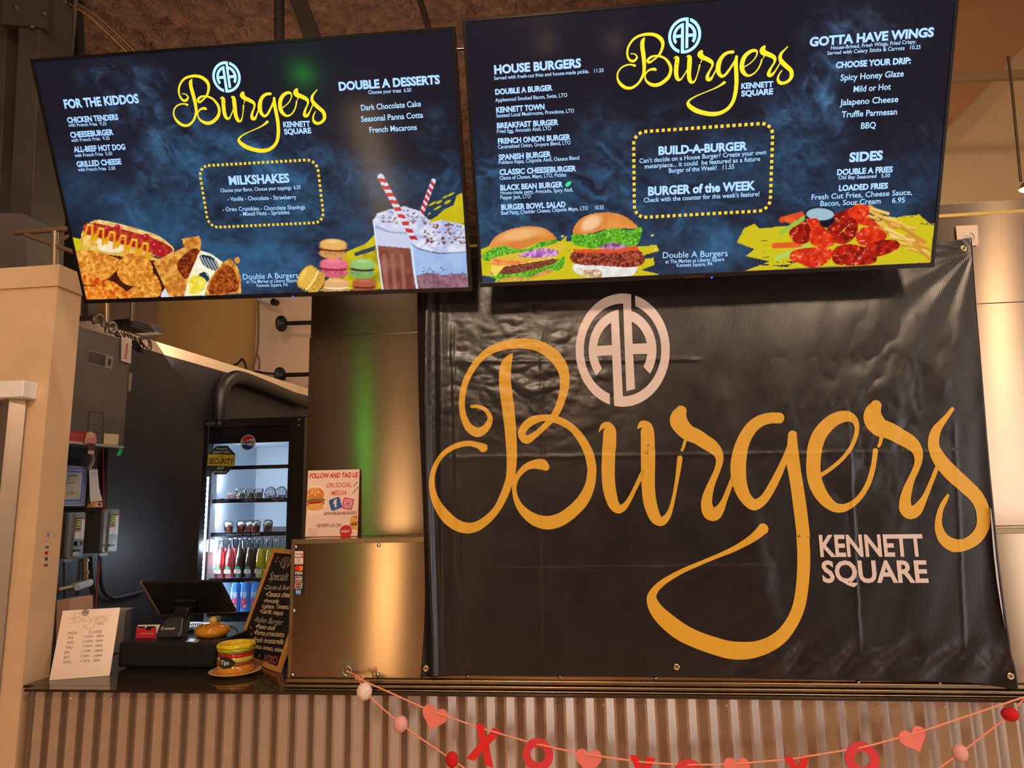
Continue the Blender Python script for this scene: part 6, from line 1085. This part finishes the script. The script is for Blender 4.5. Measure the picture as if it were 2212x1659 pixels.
ftext(FB, [('DISCOVER', *zq(158, 323), *zq(222, 322), 2.6, .01)], M('print_ink', (50, 40, 44), .4), ps, 'logo_lettering', .002); disc(b := MB(), FB, *zq(186, 374), .004, .0016); b.obj('card_logo', M('print_140_130_150', (150, 150, 160), .4), ps); ftext(FB, [('DINERS CLUB', *zq(158, 400), *zq(220, 400), 1.6, 0)], M('print_ink', (50, 40, 44), .4), ps, 'logo_lettering', .002)
disc(b := MB(), FB, *zq(173, 445), 23/4.147*ppm(FB, 642, 1227), .0016); b.obj('card_logo', M('print_red', (205, 30, 24), .35), ps); disc(b := MB(), FB, *zq(205, 445), 23/4.147*ppm(FB, 642, 1227), .0014); b.obj('card_logo', M('print_orange', (232, 110, 40), .35), ps)
ftext(FB, [('VISA', *zq(152, 503), *zq(222, 502), 6.4, .03, .2)], M('print_white', (225, 215, 215), .35), ps, 'logo_lettering', .0016)
qf(155, 515, 217, 567, pw, 'card_logo'); 
for k, c_ in enumerate([(40, 80, 150), (196, 40, 50), (50, 130, 70)]): qf(158+k*19, 519, 175+k*19, 563, c_, 'card_logo', .0017)
ftext(FB, [('JCB', *zq(160, 549), *zq(212, 548), 4, .02)], M('print_white', (225, 215, 215), .35), ps, 'logo_lettering', .0022)
qf(155, 575, 222, 628, pw, 'card_logo', .0012, 6)
for k, c_ in enumerate([(196, 40, 50), (40, 50, 60), (40, 110, 100)]): qf(160+k*19, 580, 178+k*19, 623, c_, 'card_logo', .0017, 6)
ftext(FB, [('UnionPay', *zq(160, 606), *zq(212, 604), 2.8, .01)], M('print_white', (225, 215, 215), .35), ps, 'logo_lettering', .0022)
qf(158, 635, 208, 683, (36, 110, 175), 'card_logo'); ftext(FB, [('AMERICAN', *zq(162, 657), *zq(207, 656), 3.2, .02), ('EXPRESS', *zq(164, 672), *zq(207, 671), 3.2, .02)], M('print_white', (225, 215, 215), .35), ps, 'logo_lettering', .0018)
# flyer on the ledge
FY = Fr((0, YB-.022, ZB+.0015), (1, 0, 0), (0, .05, 1)); flz = lambda x, y: (620+x/2.766, 900+y/2.766)
fq = [FY.uv(*p) for p in [(661, 1162), (773.5, 1160.5), (775, 1014.5), (663.5, 1016)]]; fu0, fu1 = (fq[0][0]+fq[3][0])/2, (fq[1][0]+fq[2][0])/2; fv0, fv1 = 0.0, (fq[2][1]+fq[3][1])/2
fl = thing('social_media_flyer', 'pink paper flyer asking to follow and tag, leaning on the steel wall above the box', 'flyer', FY.P(fu0*.5+fu1*.5, fv0, 0))
MB().slab(FY, [(fu0, fv0), (fu1, fv0), (fu1, fv1), (fu0, fv1)], -.002, 0).obj('flyer_board', M('flyer_paper', (236, 206, 190), .6), fl)
cv = Canvas(FY, fu0+.001, fv0+.001, fu1-.001, fv1-.001, .0011, (236, 204, 188), n=.0006)
def minib(x, y, k):
    cv.oval(x, y, 25*k, 32*k, 0, (246, 216, 200), .9); cv.oval(x, y-11*k, 20*k, 16*k, 0, (206, 120, 52), soft=1, col2=(226, 150, 84), sc=9)
    for i in range(12): cv.oval(x-14*k+(i*7 % 28)*k, y-19*k+(i*5 % 11)*k, 1.3*k, .9*k, 20, (250, 226, 190))
    cv.oval(x+1, y+1*k, 21*k, 4*k, -4, (110, 150, 40), col2=(60, 110, 30), sc=2); cv.oval(x, y+4*k, 20*k, 3*k, -4, (206, 50, 60)); cv.oval(x, y+9*k, 20*k, 4*k, -5, (120, 50, 34)); cv.poly([(x-19*k, y+10*k), (x+18*k, y+6*k), (x+4*k, y+17*k)], (240, 180, 60), sm=False); cv.oval(x, y+17*k, 19*k, 6*k, -3, (226, 160, 90))
minib(681, 1080, 1.0); minib(768, 1130, .62)
for i in range(26): cv.oval(763+(i*5 % 11), 1040+(i*7 % 26), .8, .8, 0, (110, 80, 80)); cv.oval(668+(i*5 % 19), 1142+(i*7 % 20), .8, .8, 0, (130, 100, 100))
cv.obj('flyer_print', vcmat('print_matte', 0, .6), fl)
fr_ = M('flyer_red', (190, 34, 34), .5); fo = M('flyer_coral', (214, 84, 56), .5); fd = M('flyer_dark', (110, 50, 44), .5)
ftext(FY, [('FOLLOW AND TAG US', *flz(133, 369), *flz(424, 363), 11, .03, .2)], fr_, fl, 'flyer_lettering', .0012); ftext(FY, [('ON SOCIAL', *flz(235, 424), *flz(386, 420), 10, .012, .2), ('MEDIA', *flz(264, 470), *flz(355, 468), 10, .012, .2)], fo, fl, 'flyer_lettering', .0012)
ftext(FY, [('#DOUBLEAABURGERS', *flz(220, 588), *flz(417, 583), 6.4, .012, .15), ('REVIEW US ON', *flz(178, 662), *flz(323, 658), 7.4, .008, .15)], fd, fl, 'flyer_lettering', .0012)
def rsq(x, y, s, rot, col, nm, n):
    u, v = FY.uv(x, y, n); P = rr(-s, -s, s, s, s*.35); c_, d_ = cos(radians(rot)), sin(radians(rot)); return MB().uflat(FY, [(u+a*c_-b*d_, v+a*d_+b*c_) for a, b in P], n).obj(nm, M('flyer_'+nm, col, .45), fl)
k1 = ppm(FY, 720, 1088); rsq(724.5, 1088.5, 12*k1, 18, (44, 84, 150), 'blue_logo_tile', .0010); rsq(751.5, 1088, 11.5*k1, -12, (206, 60, 110), 'pink_logo_tile', .0014)
cvi = None
ftext(FY, [('f', 722, 1097, 731, 1094.5, 17, .03)], M('print_white', (225, 215, 215), .35), fl, 'logo_letter', .0018)
b = MB(); u_, v_ = FY.uv(751.5, 1088, .0018)
for R_, w_ in [(4.6*k1, .9*k1)]: b.add([FY.P(u_+(R_+s*w_)*cos(2*pi*i/20), v_+(R_+s*w_)*sin(2*pi*i/20), .0018) for i in range(20) for s in (-1, 1)], [(2*i, 2*i+1, (2*i+3) % 40, (2*i+2) % 40) for i in range(20)])
P = [(u_+a*cos(-.2)-c_*sin(-.2), v_+a*sin(-.2)+c_*cos(-.2)) for a, c_ in rr(-8.4*k1, -8.4*k1, 8.4*k1, 8.4*k1, 3*k1)]; P2 = [(u_+(a-u_)*.82, v_+(c_-v_)*.82) for a, c_ in P]; m_ = len(P)
b.add([FY.P(*p, .0018) for p in P]+[FY.P(*p, .0018) for p in P2], [(i, (i+1) % m_, m_+(i+1) % m_, m_+i) for i in range(m_)]); b.obj('camera_glyph', M('print_white', (225, 215, 215), .35), fl)
disc(b := MB(), FY, 747, 1148, 13*k1, .0012); b.obj('red_badge', M('badge_red', (196, 30, 34), .4), fl); ftext(FY, [('yelp', 736, 1150, 751, 1149.5, 6, .02)], M('print_white', (225, 215, 215), .35), fl, 'badge_lettering', .0018)
for t in range(5): w = radians(72*t+90); uu, vv_ = FY.uv(754, 1147, .0018); MB().uflat(FY, [(uu+.0012*cos(w), vv_+.0012*sin(w)), (uu+.0042*cos(w-.35), vv_+.0042*sin(w-.35)), (uu+.0046*cos(w+.35), vv_+.0046*sin(w+.35))], .0018).obj('burst_petal', M('print_white', (225, 215, 215), .35), fl)
# ================================================================ garlands
YG = -.075; FGd = Fr((0, YG, 0), (1, 0, 0), (0, 0, 1)); cord = M('coral_cord', (222, 140, 110), .7)
gl = thing('heart_garland', 'garland of pink hearts and red X and O shapes across the corrugated front', 'garland', onY(1500, 1652, YG))
o = MB().flat(FB, [(731, 1466), (773, 1466.5), (773.5, 1423), (732, 1422)], .0012).obj('adhesive_plate', glassmat('adhesive_film', (.86, .86, .86), .10, .2)); tag(o, 'clear adhesive hook plate on the steel box holding the garland cord', 'hook plate')
b = MB().tube([FB.px(750, 1449, .004)+np.array([.013*cos(a), 0, .013*sin(a)]) for a in np.linspace(0, 2*pi, 20)], .0018, 6); b.obj('hook_ring', chrome, o)
cp_ = [(925, 1533.5), (959.5, 1545.5), (1036.5, 1572), (1070, 1582), (1150, 1605), (1177, 1611), (1250, 1627), (1290, 1633), (1366, 1643.5), (1404, 1647.5), (1473, 1652), (1507, 1652), (1571, 1651), (1615, 1648), (1712, 1639), (1749, 1633), (1841, 1618), (1872, 1612), (1951, 1591), (1993, 1579), (2100, 1543), (2212, 1506), (2330, 1468)]
start = [FB.px(749, 1450, .008), FB.px(762, 1455, .012), onY(776, 1465, -.055), onY(783.7, 1470, -.06), onY(850, 1499.5, YG)]
W3 = start+[onY(x, y, YG-(.004 if i % 2 else -.001)) for i, (x, y) in enumerate(cp_)]
MB().tube(crom(W3, 4), .0024, 7).obj('cord', cord, gl)
for P in ([(776, 1464), (783, 1459), (787, 1463), (780, 1467)], [(776, 1464), (770, 1460), (768, 1465), (776, 1467)], [(776, 1466), (779, 1478), (781, 1488)]): MB().tube(crom([onY(x, y, -.058) for x, y in P], 4), .0022, 6).obj('knot', cord, gl)
pink = M('wood_pink', (226, 118, 108), .5, nz=.05, nsc=20); redw = M('wood_red', (214, 30, 36), .45, nz=.05, nsc=20); rose = M('wood_rose', (206, 50, 62), .5)
mp = ppm(FGd, 1300, 1600)
for x, y, s_, r_ in [(937, 1553, 57, 18), (1271, 1646, 58, 4), (1592, 1664, 58, -1), (1975, 1600, 62, -20)]: b = MB(); heart(b, FGd, x, y, s_*ppm(FGd, x, y), r_, -.002, .002); b.obj('pink_heart', pink, gl, bevel=.0006)
for x, y, R_, r2 in [(1162, 1630, 33, 16), (1489, 1677, 35, 17), (1862, 1640, 37, 17)]:
    k_ = ppm(FGd, x, y); u_, v_ = FGd.uv(x, y); n_ = 36; vs = [FGd.P(u_+r*k_*cos(2*pi*i/n_), v_+r*k_*sin(2*pi*i/n_), nn) for nn in (-.002, .002) for r in (R_, r2) for i in range(n_)]; fs = []
    for i in range(n_): j = (i+1) % n_; fs += [(2*n_+i, 2*n_+j, 3*n_+j, 3*n_+i), (i, n_+i, n_+j, j), (i, j, 2*n_+j, 2*n_+i), (n_+i, 3*n_+i, 3*n_+j, n_+j)]
    MB().add(vs, fs).obj('letter_o', rose, gl)
for x, y, r_ in [(1045, 1608, 17), (1386, 1673, 6), (1727, 1672, -6)]:
    k_ = ppm(FGd, x, y); u_, v_ = FGd.uv(x, y); c_, d_ = cos(radians(-r_)), sin(radians(-r_)); P = [(-28, -38), (-10, -38), (1, -12), (14, -38), (32, -38), (11, 2), (28, 36), (10, 38), (0, 14), (-10, 38), (-28, 36), (-9, 1)]
    P = [(u_+(a*c_-b_*d_)*k_, v_+(a*d_+b_*c_)*k_) for a, b_ in P]; n_ = len(P); vs = [FGd.P(*p, nn) for nn in (-.002, .002) for p in P]
    MB().add(vs, [(0, 1, 2, 11), (2, 3, 4, 5), (5, 6, 7, 8), (8, 9, 10, 11), (2, 5, 8, 11)][::1]+[(n_, n_+1, n_+2, n_+11), (n_+2, n_+3, n_+4, n_+5), (n_+5, n_+6, n_+7, n_+8), (n_+8, n_+9, n_+10, n_+11), (n_+2, n_+5, n_+8, n_+11)]+[(i, (i+1) % n_, n_+(i+1) % n_, n_+i) for i in range(n_)]).obj('letter_x', redw, gl)
YP = -.07; pgl = thing('pompom_garland', 'coral cord with white, pink and red felt pompoms hanging below the heart garland', 'garland', onY(865, 1563, YP))
pm = [(781, 1487), (787, 1494), (865, 1563), (976.5, 1641), (1045, 1684), (1200, 1760), (1500, 1800), (1850, 1740), (2000, 1674), (2073.6, 1627), (2181.6, 1543), (2196, 1526), (2225, 1498)]
MB().tube(crom([onY(x, y, YP) for x, y in pm], 5), .0022, 7).obj('cord', cord, pgl)
rs = random.Random(9)
for x, y, rx, ry, c_, nm in [(787, 1494, 16, 17.5, (236, 214, 196), 'white'), (865, 1563.5, 15, 17, (232, 166, 160), 'pink'), (976.5, 1641, 13.5, 16, (206, 18, 24), 'red'), (2073.6, 1627, 17, 19, (236, 150, 140), 'pink'), (2181.6, 1543, 18, 15, (206, 14, 26), 'red')]:
    p = onY(x, y, YP); k_ = ppm(FGd, x, y); b = MB(); b.ell(p, (rx*k_, rx*k_, ry*k_), 28, 20); b.v = [tuple(np.array(p)+(np.array(v)-p)*(1+.05*(rs.random()-.5))) for v in b.v]; b.obj('pompom', M('felt_'+nm, c_, .95, bump=.6, bsc=300), pgl, label=nm+' felt pompom')
